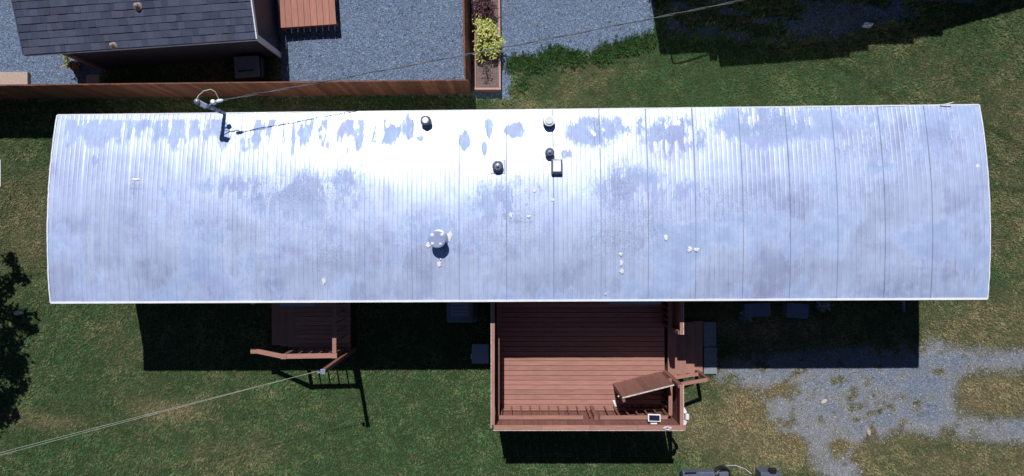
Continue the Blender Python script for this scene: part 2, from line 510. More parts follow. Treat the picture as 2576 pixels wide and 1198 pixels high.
add_col(gme, 'mask', np.stack([gravel.ravel(), np.clip(dry - wire_shadow * 0.3, 0, 1).ravel(), dusty.ravel()], 1))
tag(put('ground', gme, M['ground']), kind='structure')
far = mesh('terrain', [(-120, -120, -0.06), (120, -120, -0.06), (120, 120, -0.06), (-120, 120, -0.06)], [(0, 1, 2, 3)])
tag(put('terrain', far, flat('far_lawn', (0.045, 0.058, 0.026), 0.95, var=0.3, scale=3)), kind='structure')

def sample(A, x, y):
    i = np.clip(((x + 16.0) / STEP).round().astype(int), 0, nx_ - 1); j = np.clip(((y + 8.0) / STEP).round().astype(int), 0, ny_ - 1)
    return A[i, j]

# footprints where neither grass nor stones grow
HOME = [at(145, 290, 2.89), at(2462, 264, 2.89), at(2483, 752, 3.13), at(128, 762, 3.13)]
def keep_out(x, y):
    k = (y < 2.95) & (y > -1.6) & (np.abs(x) < 11.1)
    k |= (x > -0.5) & (x < 4.4) & (y < -1.5) & (y > -4.95)
    k |= (x > 4.3) & (x < 5.98) & (y < -2.4) & (y > -4.0)
    k |= (x > -7.0) & (x < -4.5) & (y < -1.5) & (y > -3.3)
    return k

# grass blades as real geometry
def scatter_grass(n):
    x = rng.uniform(-15.6, 15.6, n); y = rng.uniform(-7.6, 7.4, n)
    gm = sample(gravel, x, y)
    soft = y < -1.5
    keep = np.where(soft, rng.random(n) > sstep(.12, .80, gm + (fbm(x * 5, y * 5, 9, 3) - 0.5) * 0.7), gm + (fbm(x * 6, y * 6, 9, 2) - 0.5) * 0.6 < 0.42) & ~keep_out(x, y)
    keep |= (gm > 0.4) & (y < -1.6) & ~keep_out(x, y) & (rng.random(n) < 0.9 * sstep(.60, .74, fbm(x * 5, y * 5, 19, 3)))
    keep |= (gm > 0.4) & (gm < 0.97) & ~keep_out(x, y) & (rng.random(n) < 0.08)
    x, y, gm = x[keep], y[keep], gm[keep]
    n = len(x)
    d = np.clip(sample(dry, x, y), 0, 1); w = sample(wire_shadow, x, y)
    edge = sstep(0.0, 0.35, gm) * (y > 3)
    tall = 1.0 - .35 * sstep(.05, .4, gm) * (y < -1) + 1.3 * edge + 0.5 * (fbm(x * 1.3, y * 1.3, 61, 2) - 0.4)
    V, T, K = [], [], []
    tone = fbm(x * 2.2, y * 2.2, 71, 3)
    tone0 = tone
    for b in range(3):
        tone = tone0
        a = rng.uniform(0, 2 * np.pi, n); L = rng.uniform(0.035, 0.085, n) * tall; wd = rng.uniform(0.005, 0.011, n) * tall ** 0.5
        lean = rng.uniform(0.65, 1.35, n)
        ox, oy = x + rng.normal(0, .015, n), y + rng.normal(0, .015, n)
        tx, ty, tz = ox + np.cos(a) * L * np.sin(lean), oy + np.sin(a) * L * np.sin(lean), L * np.cos(lean) + 0.01
        sx, sy = -np.sin(a) * wd, np.cos(a) * wd
        p = np.stack([np.stack([ox - sx, oy - sy, np.full(n, -.01)], 1), np.stack([ox + sx, oy + sy, np.full(n, -.01)], 1), np.stack([tx, ty, tz], 1)], 1)
        tone = np.clip((tone - .5) * 1.6 + .5, 0, 1) * .5 + np.clip((fbm(x * 7, y * 7, 73, 3) - .5) * 2.2 + .5, 0, 1) * .5
        g = np.stack([0.030 + .066 * tone, 0.092 + .124 * tone, 0.031 + .050 * tone], 1)
        dr = np.stack([0.30 + .34 * tone, 0.25 + .25 * tone, 0.135 + .14 * tone], 1)
        br = np.stack([np.full(n, .20), np.full(n, .155), np.full(n, .10)], 1)
        pick = np.clip((d - .06) * 0.8 + rng.normal(0, .15, n) + (fbm(x * 3.4, y * 3.4, 75, 3) - .5) * .9, 0, 1)[:, None]
        c = g * (1 - pick) + dr * pick
        mixb = (rng.random(n) < 0.06 + 0.25 * d)[:, None]
        c = np.where(mixb, br, c) * rng.uniform(0.72, 1.28, n)[:, None]
        c = c * (1 - 0.45 * w[:, None])  # blades coloured darker along the painted wire shadows
        V.append(p.reshape(-1, 3)); K.append(np.repeat(c, 3, 0))
    V = np.concatenate(V); K = np.concatenate(K)
    T = np.arange(len(V)).reshape(-1, 3)
    me = arr_mesh('grass', V, T, K)
    return tag(put('grass', me, M['blade']), 'short lawn grass with dry patches around the house', 'grass', kind='stuff')
scatter_grass(300000)

def weeds(poly, n, seed):
    r = np.random.default_rng(seed)
    P = [at(*q) for q in poly]; L = np.array([(P[i + 1] - P[i]).length for i in range(len(P) - 1)])
    k = r.choice(len(L), n, p=L / L.sum()); t = r.random(n)
    bx = np.array([P[i].lerp(P[i + 1], f)[:2] for i, f in zip(k, t)])
    dens = fbm(bx[:, 0] * 2.3, bx[:, 1] * 2.3, 303, 3)
    bx = bx[dens > .46]; n = len(bx)
    bx = bx + r.normal(0, .11, (n, 2)) + np.array([.05, -.10]) * r.random((n, 1))
    V, K = [], []
    for b in range(5):
        a = r.uniform(0, 2 * np.pi, n); Lh = r.uniform(.05, .16, n); w = r.uniform(.006, .016, n); ln = r.uniform(.4, 1.3, n)
        tip = np.stack([bx[:, 0] + np.cos(a) * Lh * np.sin(ln), bx[:, 1] + np.sin(a) * Lh * np.sin(ln), .03 + Lh * np.cos(ln)], 1)
        base = np.stack([bx[:, 0], bx[:, 1], np.zeros(n)], 1)
        md = (tip + base) / 2 + np.array([0, 0, .03]); sd = np.stack([-np.sin(a) * w, np.cos(a) * w, np.zeros(n)], 1)
        V.append(np.stack([base, md + sd, tip, md - sd], 1).reshape(-1, 3))
        c = np.stack([r.uniform(.025, .075, n), r.uniform(.075, .15, n), r.uniform(.02, .045, n)], 1)
        K.append(np.repeat(c, 4, 0))
    V = np.concatenate(V); K = np.concatenate(K)
    me = arr_mesh('tall_weeds', V, np.arange(len(V)).reshape(-1, 4), K)
    tag(put('tall_weeds', me, M['leaf']), 'bright green tall weeds fringing the gravel yard', 'weeds', kind='stuff')
weeds([(1652, -20), (1648, 40), (1640, 92), (1605, 106), (1560, 118), (1500, 140), (1440, 143), (1392, 132), (1350, 160), (1318, 152), (1288, 156), (1290, 200), (1300, 180), (1310, 215), (1284, 228), (1292, 245)], 3000, 12)

def scatter_stones(n, name='gravel'):
    x = rng.uniform(-15.6, 15.6, n); y = rng.uniform(-7.6, 7.4, n)
    gm = sample(gravel, x, y)
    keep = (rng.random(n) < sstep(0.12, 0.80, gm)) & ~keep_out(x, y) & ~((x > -12.7) & (x < -6.6) & (y > 4.8))
    x, y = x[keep], y[keep]; n = len(x)
    dst = sample(dusty, x, y)
    r = rng.uniform(0.010, 0.026, n) * np.where(y < -2, .78, 1.0) * (1 + (rng.random(n) < .04) * 0.7)
    a = rng.uniform(0, np.pi, n)
    base = np.array([[1, 0, 0], [0, 1, 0], [-1, 0, 0], [0, -1, 0], [0, 0, 1.0]])
    P = np.repeat(base[None], n, 0) * rng.uniform(0.65, 1.25, (n, 5, 1))
    P[:, 4, 0] = rng.uniform(-.3, .3, n); P[:, 4, 1] = rng.uniform(-.3, .3, n)
    c, s = np.cos(a), np.sin(a)
    X = P[:, :, 0] * c[:, None] - P[:, :, 1] * s[:, None]; Y = P[:, :, 0] * s[:, None] + P[:, :, 1] * c[:, None]
    z0 = sample(GZ, x, y)
    V = np.stack([x[:, None] + X * r[:, None], y[:, None] + Y * r[:, None], z0[:, None] + P[:, :, 2] * r[:, None] * 0.75 + 0.002], 2).reshape(-1, 3)
    tri = np.array([[0, 1, 4], [1, 2, 4], [2, 3, 4], [3, 0, 4]])
    T = (np.arange(n)[:, None, None] * 5 + tri[None]).reshape(-1, 3)
    tone = rng.beta(2.0, 2.6, n)
    col = np.stack([0.060 + 0.205 * tone, 0.092 + 0.265 * tone, 0.155 + 0.375 * tone], 1)
    warm = np.stack([0.17 + 0.25 * tone, 0.175 + 0.25 * tone, 0.185 + 0.26 * tone], 1)
    wmix = np.clip(dst * 0.8 + (rng.random(n) < .08) * 0.5, 0, 1)[:, None]
    col = col * (1 - wmix) + warm * wmix
    dark = rng.random(n) < 0.05
    col[dark] *= 0.3
    me = arr_mesh(name, V, T, np.repeat(col, 5, 0))
    return tag(put(name, me, M['pebble']), 'blue grey crushed gravel on the yards and drive', 'gravel', kind='stuff')
scatter_stones(400000)

# ------------------------------------------------------------------ the mobile home
NW, NE, SE, SW = HOME
def R(u, v):
    p = (NW * (1 - u) + NE * u) * (1 - v) + (SW * (1 - u) + SE * u) * v
    z = 2.89 * (1 - v) + 3.13 * v + 0.76 * v * (1 - v)
    return Vector((p.x, p.y, z))
home = thing('mobile_home', 'long mobile home with arched silver coated metal roof across the middle', 'house', (0, 0.7, 0))

def roof_wear(x, y, z):
    """where the bright coat has gone, from the wear strokes seen on the sheets"""
    k = F / (H - z)
    px, py = 1288 + x * k, 590 - y * k
    ax = fbm(x * 9, y * 1.6, 101, 4); big = fbm(x * 0.8, y * 1.1, 131, 4); mid = fbm(x * 2.2, y * 1.4, 151, 4)
    w = np.zeros_like(x)
    jag = (fbm(x * 4, x * 0 + 3.3, 171, 3) - 0.5) * 90
    band = sstep(292, 306, py) * sstep(388, 352, py + jag) * sstep(148, 170, px) * sstep(1050, 1010, px)
    dens = np.interp(px, [150, 420, 560, 780, 1040], [0.40, 0.46, 0.31, 0.23, 0.26])
    w = np.maximum(w, band * sstep(0.50, 0.62, ax * 0.75 + fbm(x * 4, y * 3.2, 161, 4) * 0.45 + dens - 0.34) * (0.52 + .5 * fbm(x * 16, y * 2.4, 163, 3)))
    for (cx, cy, rx, ry) in ((1230, 320, 16, 27), (1168, 356, 14, 26), (1218, 371, 8, 20), (1292, 328, 34, 20), (1055, 348, 10, 10), (1335, 388, 0.1, 0.1), (1423, 388, 14, 12), (1025, 320, 16, 30), (238, 402, 9, 14)):
        e = np.sqrt(((px - cx) / rx) ** 2 + ((py - cy) / ry) ** 2) + (ax - 0.5) * 1.3
        w = np.maximum(w, sstep(1.1, 0.75, e) * (0.55 + .45 * fbm(x * 22, y * 2.2, 165, 3)))
    for (cx, cy, rx, ry, a) in ((1490, 330, 75, 42, .85), (1700, 345, 80, 52, .95), (1590, 310, 60, 32, .7), (1900, 320, 110, 58, .9), (2190, 365, 85, 75, .95), (2050, 315, 130, 42, .8), (2370, 340, 120, 90, .55), (2430, 300, 60, 60, .5),
                                (760, 500, 170, 75, .75), (590, 470, 130, 40, .6), (420, 480, 90, 30, .4), (870, 450, 60, 40, .5), (1260, 520, 110, 80, .6), (1330, 470, 60, 50, .45), (1590, 480, 120, 70, .7), (1720, 480, 120, 50, .5), (1850, 540, 160, 60, .5), (2090, 460, 120, 60, .4), (250, 340, 90, 60, .2)):
        e = np.exp(-(((px - cx) / rx) ** 2 + ((py - cy) / ry) ** 2))
        w = np.maximum(w, np.clip(a * e * 1.5, 0, 1) * sstep(0.36, 0.54, mid * 0.45 + ax * 0.35 + fbm(x * 13, y * 7, 181, 3) * 0.2))
    south = sstep(430, 640, py + (big - 0.5) * 160)
    w = np.maximum(w, south * (0.12 + 0.62 * sstep(0.42, 0.60, big * 0.5 + mid * 0.3 + ax * 0.2)))
    grime = 0.05 + np.zeros_like(x)
    for (cx, cy, rx, ry, a) in ((1560, 480, 40, 80, .9), (740, 480, 190, 60, .7), (1300, 540, 80, 70, .6), (1700, 335, 80, 55, .75), (1500, 325, 25, 45, .9), (1580, 320, 60, 35, .6), (1950, 310, 110, 45, .6), (2200, 350, 70, 50, .35), (180, 420, 40, 90, .2), (1830, 500, 120, 60, .4), (820, 640, 60, 50, .6), (1570, 600, 120, 60, .6), (2090, 370, 90, 50, .35), (1620, 560, 90, 60, .6), (340, 470, 18, 30, .8), (2370, 345, 60, 25, .6), (800, 600, 500, 90, .25), (1250, 600, 130, 60, .4), (1060, 640, 70, 60, .4), (520, 560, 130, 50, .35), (1340, 440, 20, 60, .5)):
        grime = np.maximum(grime, a * np.exp(-(((px - cx) / rx) ** 2 + ((py - cy) / ry) ** 2)))
    for k in range(8):
        yy0 = 552 + k * 19
        wd = np.clip((px - 2260) / 130, 0, 1) * 6 + 2
        grime = np.maximum(grime, .0); w = w + (.22 * np.exp(-((py - yy0 - (px - 2330) * .06) / wd) ** 2) * sstep(2255, 2290, px) * sstep(2410, 2370, px))
    streak = fbm(x * 11, y * 0.25, 191, 3)
    w = w + 0.10 * sstep(1200, 2400, px)
    return np.stack([np.clip(w, 0, 1), np.clip(streak * 1.6 - 0.3, 0, 1), np.clip(grime, 0, 1)], 1)

edges = [0.0] + [0.0343 + 0.0503 * i for i in range(19)] + [1.0]
vs_ = np.linspace(0, 1, 100)
for i in range(len(edges) - 1):
    u0, u1 = edges[i], edges[i + 1]
    W = (u1 - u0) * 22.62
    nr = max(2, round(W / 0.113))
    us, hs, ds_ = [], [], []
    for r in range(nr):
        pr = W / nr
        for (f, h) in ((0.0, -0.0020), (0.055, 0.0), (0.28, 0.0003), (0.53, 0.00045), (0.80, 0.0003), (0.945, 0.0)):
            hh = h + (0.010 if (r == 0 and f < 0.05) else 0)
            if r == 0 and f == 0.0: hh = 0.0022
            us.append(u0 + (r + f) * pr / 22.62); hs.append(hh)
            ds_.append((1.05 if r == 0 else rng.uniform(.35, 1.0)) if f == 0 else 0.0)
    us.append(u1 - 0.00006); hs.append(-0.003); ds_.append(1.0)
    us = np.array(us); hs = np.array(hs)
    U, Vv = np.meshgrid(us, vs_, indexing='ij')
    xx = ((NW.x * (1 - U) + NE.x * U) * (1 - Vv) + (SW.x * (1 - U) + SE.x * U) * Vv)
    yy = ((NW.y * (1 - U) + NE.y * U) * (1 - Vv) + (SW.y * (1 - U) + SE.y * U) * Vv)
    zz = 2.89 * (1 - Vv) + 3.13 * Vv + 0.76 * Vv * (1 - Vv)
    dent = (fbm(xx * 1.1, yy * 0.7, 211, 3) - 0.5) * 0.022 + (fbm(xx * 4, yy * 0.9, 231, 2) - 0.5) * 0.006
    zz = zz + hs[:, None] + dent
    verts = np.stack([xx.ravel(), yy.ravel() - 0.7, zz.ravel()], 1)
    a_, b_ = U.shape
    ii = np.arange(a_ * b_).reshape(a_, b_)
    q = np.stack([ii[:-1, 1:].ravel(), ii[1:, 1:].ravel(), ii[1:, :-1].ravel(), ii[:-1, :-1].ravel()], 1)
    me = arr_mesh('roof_panel', verts, q)
    wr_ = roof_wear(xx.ravel(), yy.ravel(), zz.ravel())
    gd = (np.array(ds_)[:, None] * (0.35 + 1.1 * fbm(xx * 3, yy * 2.2, 251, 3))).ravel()
    add_col(me, 'wear', np.concatenate([wr_, np.clip(gd, 0, 1.5)[:, None]], 1))
    put('roof_panel', me, M['roof'], home, (0, 0.7, 0))

# roof body below the sheets, then edge trims
nb = 16
rv, rf = [], []
for u in (0.0006, 0.9994):
    for k in range(nb + 1):
        p = R(u, 0.002 + 0.996 * k / nb); rv.append(p - Vector((0, 0.7, 0.035)))
    for k in range(nb + 1):
        p = R(u, 0.002 + 0.996 * k / nb); rv.append(Vector((p.x, p.y - 0.7, 2.70)))
m1 = nb + 1
for k in range(nb):
    a, b = k, 2 * m1
    rf += [(k, k + 1, b + k + 1, b + k), (m1 + k, b + m1 + k, b + m1 + k + 1, m1 + k + 1), (k, m1 + k, m1 + k + 1, k + 1), (b + k, b + k + 1, b + m1 + k + 1, b + m1 + k)]
rf += [(0, 2 * m1, 3 * m1, m1), (nb, m1 + nb, 3 * m1 + nb, 2 * m1 + nb)]
put('roof_body', mesh('roof_body', rv, rf), M['siding'], home, (0, 0.7, 0))

def edge_strip(name, f, n, out, w, h, mat, wob=0.006):
    vs, fs = [], []
    for k in range(n + 1):
        p = f(k / n) + Vector((0, 0, 0.004 + random.uniform(-wob, wob)))
        o = out + out * random.uniform(-wob, wob) * 8
        vs += [p - o * w, p + o * 0.02, p + o * 0.025 - Vector((0, 0, h)), p - o * w - Vector((0, 0, h))]
    for k in range(n):
        for j in range(4):
            a, b = k * 4 + j, k * 4 + (j + 1) % 4
            fs.append((a, b, b + 4, a + 4))
    vs = [v - Vector((0, 0.7, 0)) for v in vs]
    return put(name, mesh(name, vs, fs), mat, home, (0, 0.7, 0))
edge_strip('eave_trim', lambda t: R(t, 1.0) + Vector((0, 0, .012)), 120, Vector((0, -1, 0)), 0.025, 0.07, M['white'])
edge_strip('eave_trim', lambda t: R(t, 0.0) + Vector((0, 0, .004)), 120, Vector((0, 1, 0)), 0.012, 0.07, M['trim'])
edge_strip('gable_trim', lambda t: R(0, t) + Vector((0, 0, .012)), 40, Vector((-1, 0, 0)), 0.012, 0.08, M['trim'])
edge_strip('gable_trim', lambda t: R(1, t) + Vector((0, 0, .012)), 40, Vector((1, 0, 0)), 0.008, 0.08, M['trim'])

def inset(u, v): p = R(u, v); return (p.x, p.y - 0.7)
ua, ub, va, vb = 0.0025, 0.9975, 0.012, 0.988
oa, ob_, oc, od = inset(ua, va), inset(ub, va), inset(ub, vb), inset(ua, vb)
ia, ib, ic, id_ = inset(.009, .04), inset(.991, .04), inset(.991, .96), inset(.009, .96)
for q in ((oa, ob_, ib, ia), (ob_, oc, ic, ib), (oc, od, id_, ic), (od, oa, ia, id_)):
    put('wall', prism_me('wall', q, 0.0, 2.695), M['siding'], home, (0, 0.7, 0))
def south_wall_y(x): return SW.y + (SE.y - SW.y) * (x - SW.x) / (SE.x - SW.x) + 0.06
for (x0, x1, nm) in ((705, 792, 'window'), (1532, 1662, 'window')):
    a, b = at(x0, 765, 2.45), at(x1, 765, 2.45)
    yw = south_wall_y((a.x + b.x) / 2)
    wdt = b.x - a.x
    wf = box('window', home, M['white'], ((a.x + b.x) / 2, yw - 0.012, 1.85), (wdt, 0.05, 1.15))
    box('pane', wf, M['glass'], ((a.x + b.x) / 2, yw - 0.040, 1.85), (wdt - 0.12, 0.012, 1.03))
    box('awning_rail', wf, M['cooler'], ((a.x + b.x) / 2, yw - 0.155, 2.47), (wdt, 0.16, 0.03))
lp = at(641, 767, 2.2)
lf = put('porch_light', lathe_me('porch_light', [(0.03, -.08), (0.07, -.05), (0.075, 0.05), (0.05, 0.09)], 14, True), M['vent_white'], home, (lp.x, south_wall_y(lp.x) - 0.13, 2.3))
box('bracket', lf, M['black'], (lp.x - 0.02, south_wall_y(lp.x) - 0.045, 2.3), (0.06, 0.09, 0.06))

# roof vents
def on_roof(px, py):
    z = 3.1
    for _ in range(6):
        p = at(px, py, z); v = (NW.y - p.y) / (NW.y - SW.y); z = 2.89 * (1 - v) + 3.13 * v + 0.76 * v * (1 - v)
    return at(px, py, z)
def vent(px, py, r, h, top, mat, plate=0.34):
    p = on_roof(px, py)
    root = put('roof_vent', lathe_me('roof_vent', [(r * 1.05, -0.05), (r * 1.0, h * .45), (r * 0.92, h * .5), (r * 0.92, h * .62), (r * 1.06, h * .66), (r * 1.06, h * .82), (r * 0.8, h)], 22), mat, home, p)
    sl = -math.atan((0.24 + 0.76 * (1 - 2 * (NW.y - p.y) / 4.6)) / 4.6)
    box('flashing', root, M['vent_metal'], (p.x, p.y, p.z + 0.010), (plate + .02, plate + .02, 0.012), (sl, 0, 0), 0)
    box('flashing_face', root, M['sealant'], (p.x, p.y - .002 * sl, p.z + 0.017), (plate - .012, plate - .012, 0.010), (sl, 0, 0), 0)
    if top == 'disc':
        put('vent_cap', lathe_me('vent_cap', [(r * .62, 0), (r * .66, .012), (r * .55, .03)], 20), M['vent_white'], root, (p.x, p.y, p.z + h))
    elif top == 'ring':
        put('vent_cap', lathe_me('vent_cap', [(r * .98, 0), (r * 1.0, .02), (r * .9, .03)], 20), M['vent_white'], root, (p.x, p.y, p.z + h * .98))
        put('vent_cap', lathe_me('vent_cap', [(r * .7, 0), (r * .7, .02), (r * .6, .028)], 20), M['sealant'], root, (p.x, p.y, p.z + h * .98 + .031))
    else:
        for k in range(8):
            t = k * math.pi / 4
            bar('fin', root, M['grey_metal'], (p.x + .2 * r * math.cos(t), p.y + .2 * r * math.sin(t), p.z + h * 1.03), (p.x + r * .95 * math.cos(t), p.y + r * .95 * math.sin(t), p.z + h * .86), r * .3, .012)
        put('vent_cap', lathe_me('vent_cap', [(r * .32, 0), (r * .3, .03), (r * .15, .05)], 14, True), M['grey_metal'], root, (p.x, p.y, p.z + h * 1.0))
    return root
vent(1073.5, 308, 0.120, 0.25, 'disc', M['vent_metal'])
vent(1380, 308, 0.140, 0.23, 'ring', M['vent_metal'])
vent(1382, 386, 0.102, 0.21, 'fins', M['vent_metal'])
vent(1252.5, 420, 0.122, 0.18, 'fins', M['vent_metal'], 0.33)
p = on_roof(1400, 421)
sv = box('roof_vent', home, M['vent_metal'], (p.x, p.y, p.z + 0.07), (0.27, 0.36, 0.17), bev=0.03)
box('vent_cap', sv, M['vent_white'], (p.x, p.y + 0.01, p.z + 0.170), (0.19, 0.265, 0.03), bev=0.006)
# flue with a flat round cap
p = on_roof(1104, 602)
fl = put('flue', lathe_me('flue', [(0.235, -.02), (0.225, 0.035), (0.15, 0.06), (0.14, 0.30)], 28), M['grey_metal'], home, p)
cap = put('flue_cap', lathe_me('flue_cap', [(0.195, -0.01), (0.205, 0.0), (0.205, 0.022), (0.18, 0.035)], 32), M['cap'], fl, (p.x, p.y, p.z + 0.33))
for (dx, dy, s) in ((-.11, .10, .05), (.12, .11, .045), (-.11, -.10, .04), (.08, -.11, .032)):
    put('sealant_dab', lathe_me('sealant_dab', [(s, 0), (s * .9, .01), (s * .4, .016)], 9), M['sealant'], fl, (p.x + dx, p.y + dy, p.z + 0.364))
def splat(px, py, rx, ry, seed):
    rr = random.Random(seed); p = on_roof(px, py); n = 14; vs, fs = [], []
    for ring, h in ((1.0, 0.004), (0.65, 0.014)):
        for k in range(n):
            t = 2 * math.pi * k / n; f = ring * rr.uniform(0.6, 1.2)
            dy = math.sin(t) * ry * f
            v = (NW.y - (p.y + dy)) / (NW.y - SW.y)
            zz = 2.89 * (1 - v) + 3.13 * v + 0.76 * v * (1 - v)
            vs.append((math.cos(t) * rx * f, dy, zz - p.z + h + 0.010))
    for k in range(n):
        k2 = (k + 1) % n; fs.append((k, k2, n + k2, n + k))
    fs.append(tuple(range(n, 2 * n)))
    put('sealant_patch', mesh('sealant_patch', vs, fs), M['sealant'], home, p)
for i, s in enumerate(((815, 708, .045, .10), (1562, 640, .05, .05), (1563, 662, .04, .09), (1564, 683, .06, .06), (1676, 598, .05, .10), (1735, 628, .06, .07), (1752, 628, .07, .06), (1507, 370, .07, .08), (1105, 665, .05, .09),
                       (1390, 503, .06, .05), (1286, 542, .035, .07), (2458, 418, .07, .06), (2459, 318, .08, .16), (1078, 616, .08, .09), (1131, 596, .07, .13), (1345, 480, .05, .05), (1523, 740, .03, .03), (1648, 372, .07, .2), (1109, 652, .02, .04), (342, 452, .11, .04), (1330, 545, .05, .04))):
    splat(*s, seed=i)

# electric service mast at the north eave
mb, mt = at(570.5, 288, 2.80), at(497, 256, 3.95)
mast = put('service_mast', tube_me('service_mast', [mb - Vector((0, 0, 1.2)) - wloc(home), mb - wloc(home), mt - wloc(home)], 0.045, 10), M['grey_metal'], home, (0, 0.7, 0))
dirm = (mt - mb).normalized()
wh = put('weatherhead', lathe_me('weatherhead', [(0.05, -.12), (0.06, -.06), (0.068, 0.02), (0.055, 0.06), (0.02, 0.08)], 16, True), M['grey_metal'], mast, mt)
box('weatherhead_lip', mast, M['grey_metal'], mt + Vector((.10, -.06, -.04)), (.18, .12, .05), (0, .3, -.5), .015)
ins = mb + (mt - mb) * 0.66
put('insulator', lathe_me('insulator', [(0.03, -.05), (0.06, -.03), (0.045, 0.0), (0.06, .03), (0.03, .05)], 12, True), M['vent_white'], mast, ins + Vector((.14, .09, .03)))
bar('insulator_arm', mast, M['grey_metal'], ins, ins + Vector((.14, .09, .02)), .025, .025)
for k in (0.28, 0.46, 0.62):
    q = mb + (mt - mb) * k
    put('clamp', lathe_me('clamp', [(0.051, -.015), (0.051, .015)], 12), M['vent_metal'], mast, q, (-(math.atan2((mt - mb).y, (mt - mb).z)), math.atan2((mt - mb).x, (mt - mb).z), 0))
clampp = at(552, 254, 3.80)
def sag(a, b, n, s, wob=0.0, seed=0):
    rr = random.Random(seed); pts = []
    for k in range(n + 1):
        t = k / n; q = a.lerp(b, t); q.z -= s * 4 * t * (1 - t)
        pts.append(q)
    return pts
poleend = at(2060, -38, 3.7)
svc = thing('service_cable', 'twisted grey overhead electric cable running from the roof mast to upper right', 'cable', clampp)
main = sag(clampp, poleend, 60, 0.12)
for k in range(2):
    pts = []
    for i_, q in enumerate(main):
        for s_ in range(4):
            t = (i_ + s_ / 4)
            if i_ == len(main) - 1 and s_: break
            q2 = q.lerp(main[min(i_ + 1, len(main) - 1)], s_ / 4)
            a_ = t * 1.05 + k * math.pi
            pts.append(q2 + Vector((0, math.cos(a_) * .014, math.sin(a_) * .014)) - clampp)
    put('strand', tube_me('strand', pts, 0.0105 if k else 0.006, 5), M['cable'] if k else M['cable_pale'], svc, clampp)
drip = [mt + Vector((.0, .04, .05)), at(500, 240, 3.98), at(513, 229, 4.0), at(530, 225, 4.0), at(541, 231, 3.95), at(548, 244, 3.85), clampp]
put('drip_loop', tube_me('drip_loop', [q - clampp for q in drip], 0.011, 6), M['line'], svc, clampp)
drip2 = [mt + Vector((.02, -.05, .02)), at(507, 262, 3.7), at(522, 272, 3.55), at(540, 265, 3.65), clampp]
put('drip_loop', tube_me('drip_loop', [q - clampp for q in drip2], 0.008, 6), M['cable'], svc, clampp)
put('wedge_clamp', lathe_me('wedge_clamp', [(.02, -.08), (.04, -.04), (.04, .04), (.02, .09)], 8, True), M['vent_white'], svc, clampp, (0, math.pi / 2, .2))
# loose white wire at the north-east corner of the roof
wv = [at(2366, 264, 2.93), at(2380, 262.5, 2.96), at(2390, 260, 2.99), at(2399, 257, 3.02)]
put('loose_wire', tube_me('loose_wire', [q - Vector((0, .7, 0)) for q in wv], .013, 6), M['white'], home, (0, 0.7, 0))

# ------------------------------------------------------------------ the large deck
DZ = 0.64
deck = thing('wood_deck', 'large reddish brown deck with solid plank railing south of the home', 'deck', (1.9, -3.3, 0))
DX0, DX1, DY1 = -0.44, 4.30, -4.93
DY0 = -1.66
nbd = 24
pit = (DY0 - DY1) / nbd
for i in range(nbd):
    yy = DY0 - (i + 0.5) * pit
    box('deck_board', deck, M['deck'], ((DX0 + DX1) / 2 + random.uniform(-.004, .004), yy, DZ - .018 + random.uniform(-.0015, .0015)), (DX1 - DX0, pit - 0.012, 0.036), (random.uniform(-.006, .006), 0, random.uniform(-.0006, .0006)))
for xx in np.linspace(DX0 + .1, DX1 - .1, 9):
    box('joist', deck, M['deck_y'], (xx, (DY0 + DY1) / 2, DZ - .135), (0.045, DY0 - DY1 - .04, 0.19))
for (xx, yy) in ((-.3, -1.9), (-.3, -3.3), (1.9, -3.3), (4.1, -3.3), (4.1, -1.9), (1.9, -1.9)):
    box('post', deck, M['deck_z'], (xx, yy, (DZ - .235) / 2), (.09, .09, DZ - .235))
WT, RT = 2.28, 1.60     # top of the plank wall, top of the inner rail
# south wall: planks outside, capped; an inner rail with balusters
npl = 25
for i in range(npl):
    w = (DX1 + .06 - DX0) / npl
    h = WT - 0.05 - .12 + random.uniform(-.006, .006)
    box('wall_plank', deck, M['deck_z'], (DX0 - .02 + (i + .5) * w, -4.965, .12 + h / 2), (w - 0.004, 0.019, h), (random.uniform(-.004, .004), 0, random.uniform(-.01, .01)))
ncap = 4
for i in range(ncap):
    L = (DX1 + .14 - DX0 + .03) / ncap
    box('top_cap', deck, M['deck'], (DX0 - .03 + (i + .5) * L, -4.942, WT - .018 + random.uniform(-.002, .002)), (L - .006, .125, .036), (0, 0, random.uniform(-.002, .002)))
box('cap_edge', deck, M['sawn'], ((DX0 + DX1) / 2 + .03, -5.012, WT - .016), (DX1 - DX0 + .16, .012, .03))
box('handrail', deck, M['deck'], (DX0 + .09 + 1.12, -4.880, RT - .018), (2.24, .105, .036))
box('handrail', deck, M['deck'], (3.25, -4.880, RT - .016), (1.80, .105, .036))
box('post', deck, M['deck_z'], (2.24, -4.885, (DZ + RT + .012) / 2), (.10, .12, RT + .012 - DZ))
for (a, nbal) in ((DX0 + .16, 18),):
    for i in range(nbal):
        xx = a + i * 0.262
        if abs(xx - 2.24) < .12: continue
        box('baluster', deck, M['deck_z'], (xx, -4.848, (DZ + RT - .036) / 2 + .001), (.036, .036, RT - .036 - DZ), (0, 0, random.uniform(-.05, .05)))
box('bottom_rail', deck, M['deck'], (1.93, -4.905, DZ + .10), (4.5, .04, .085))
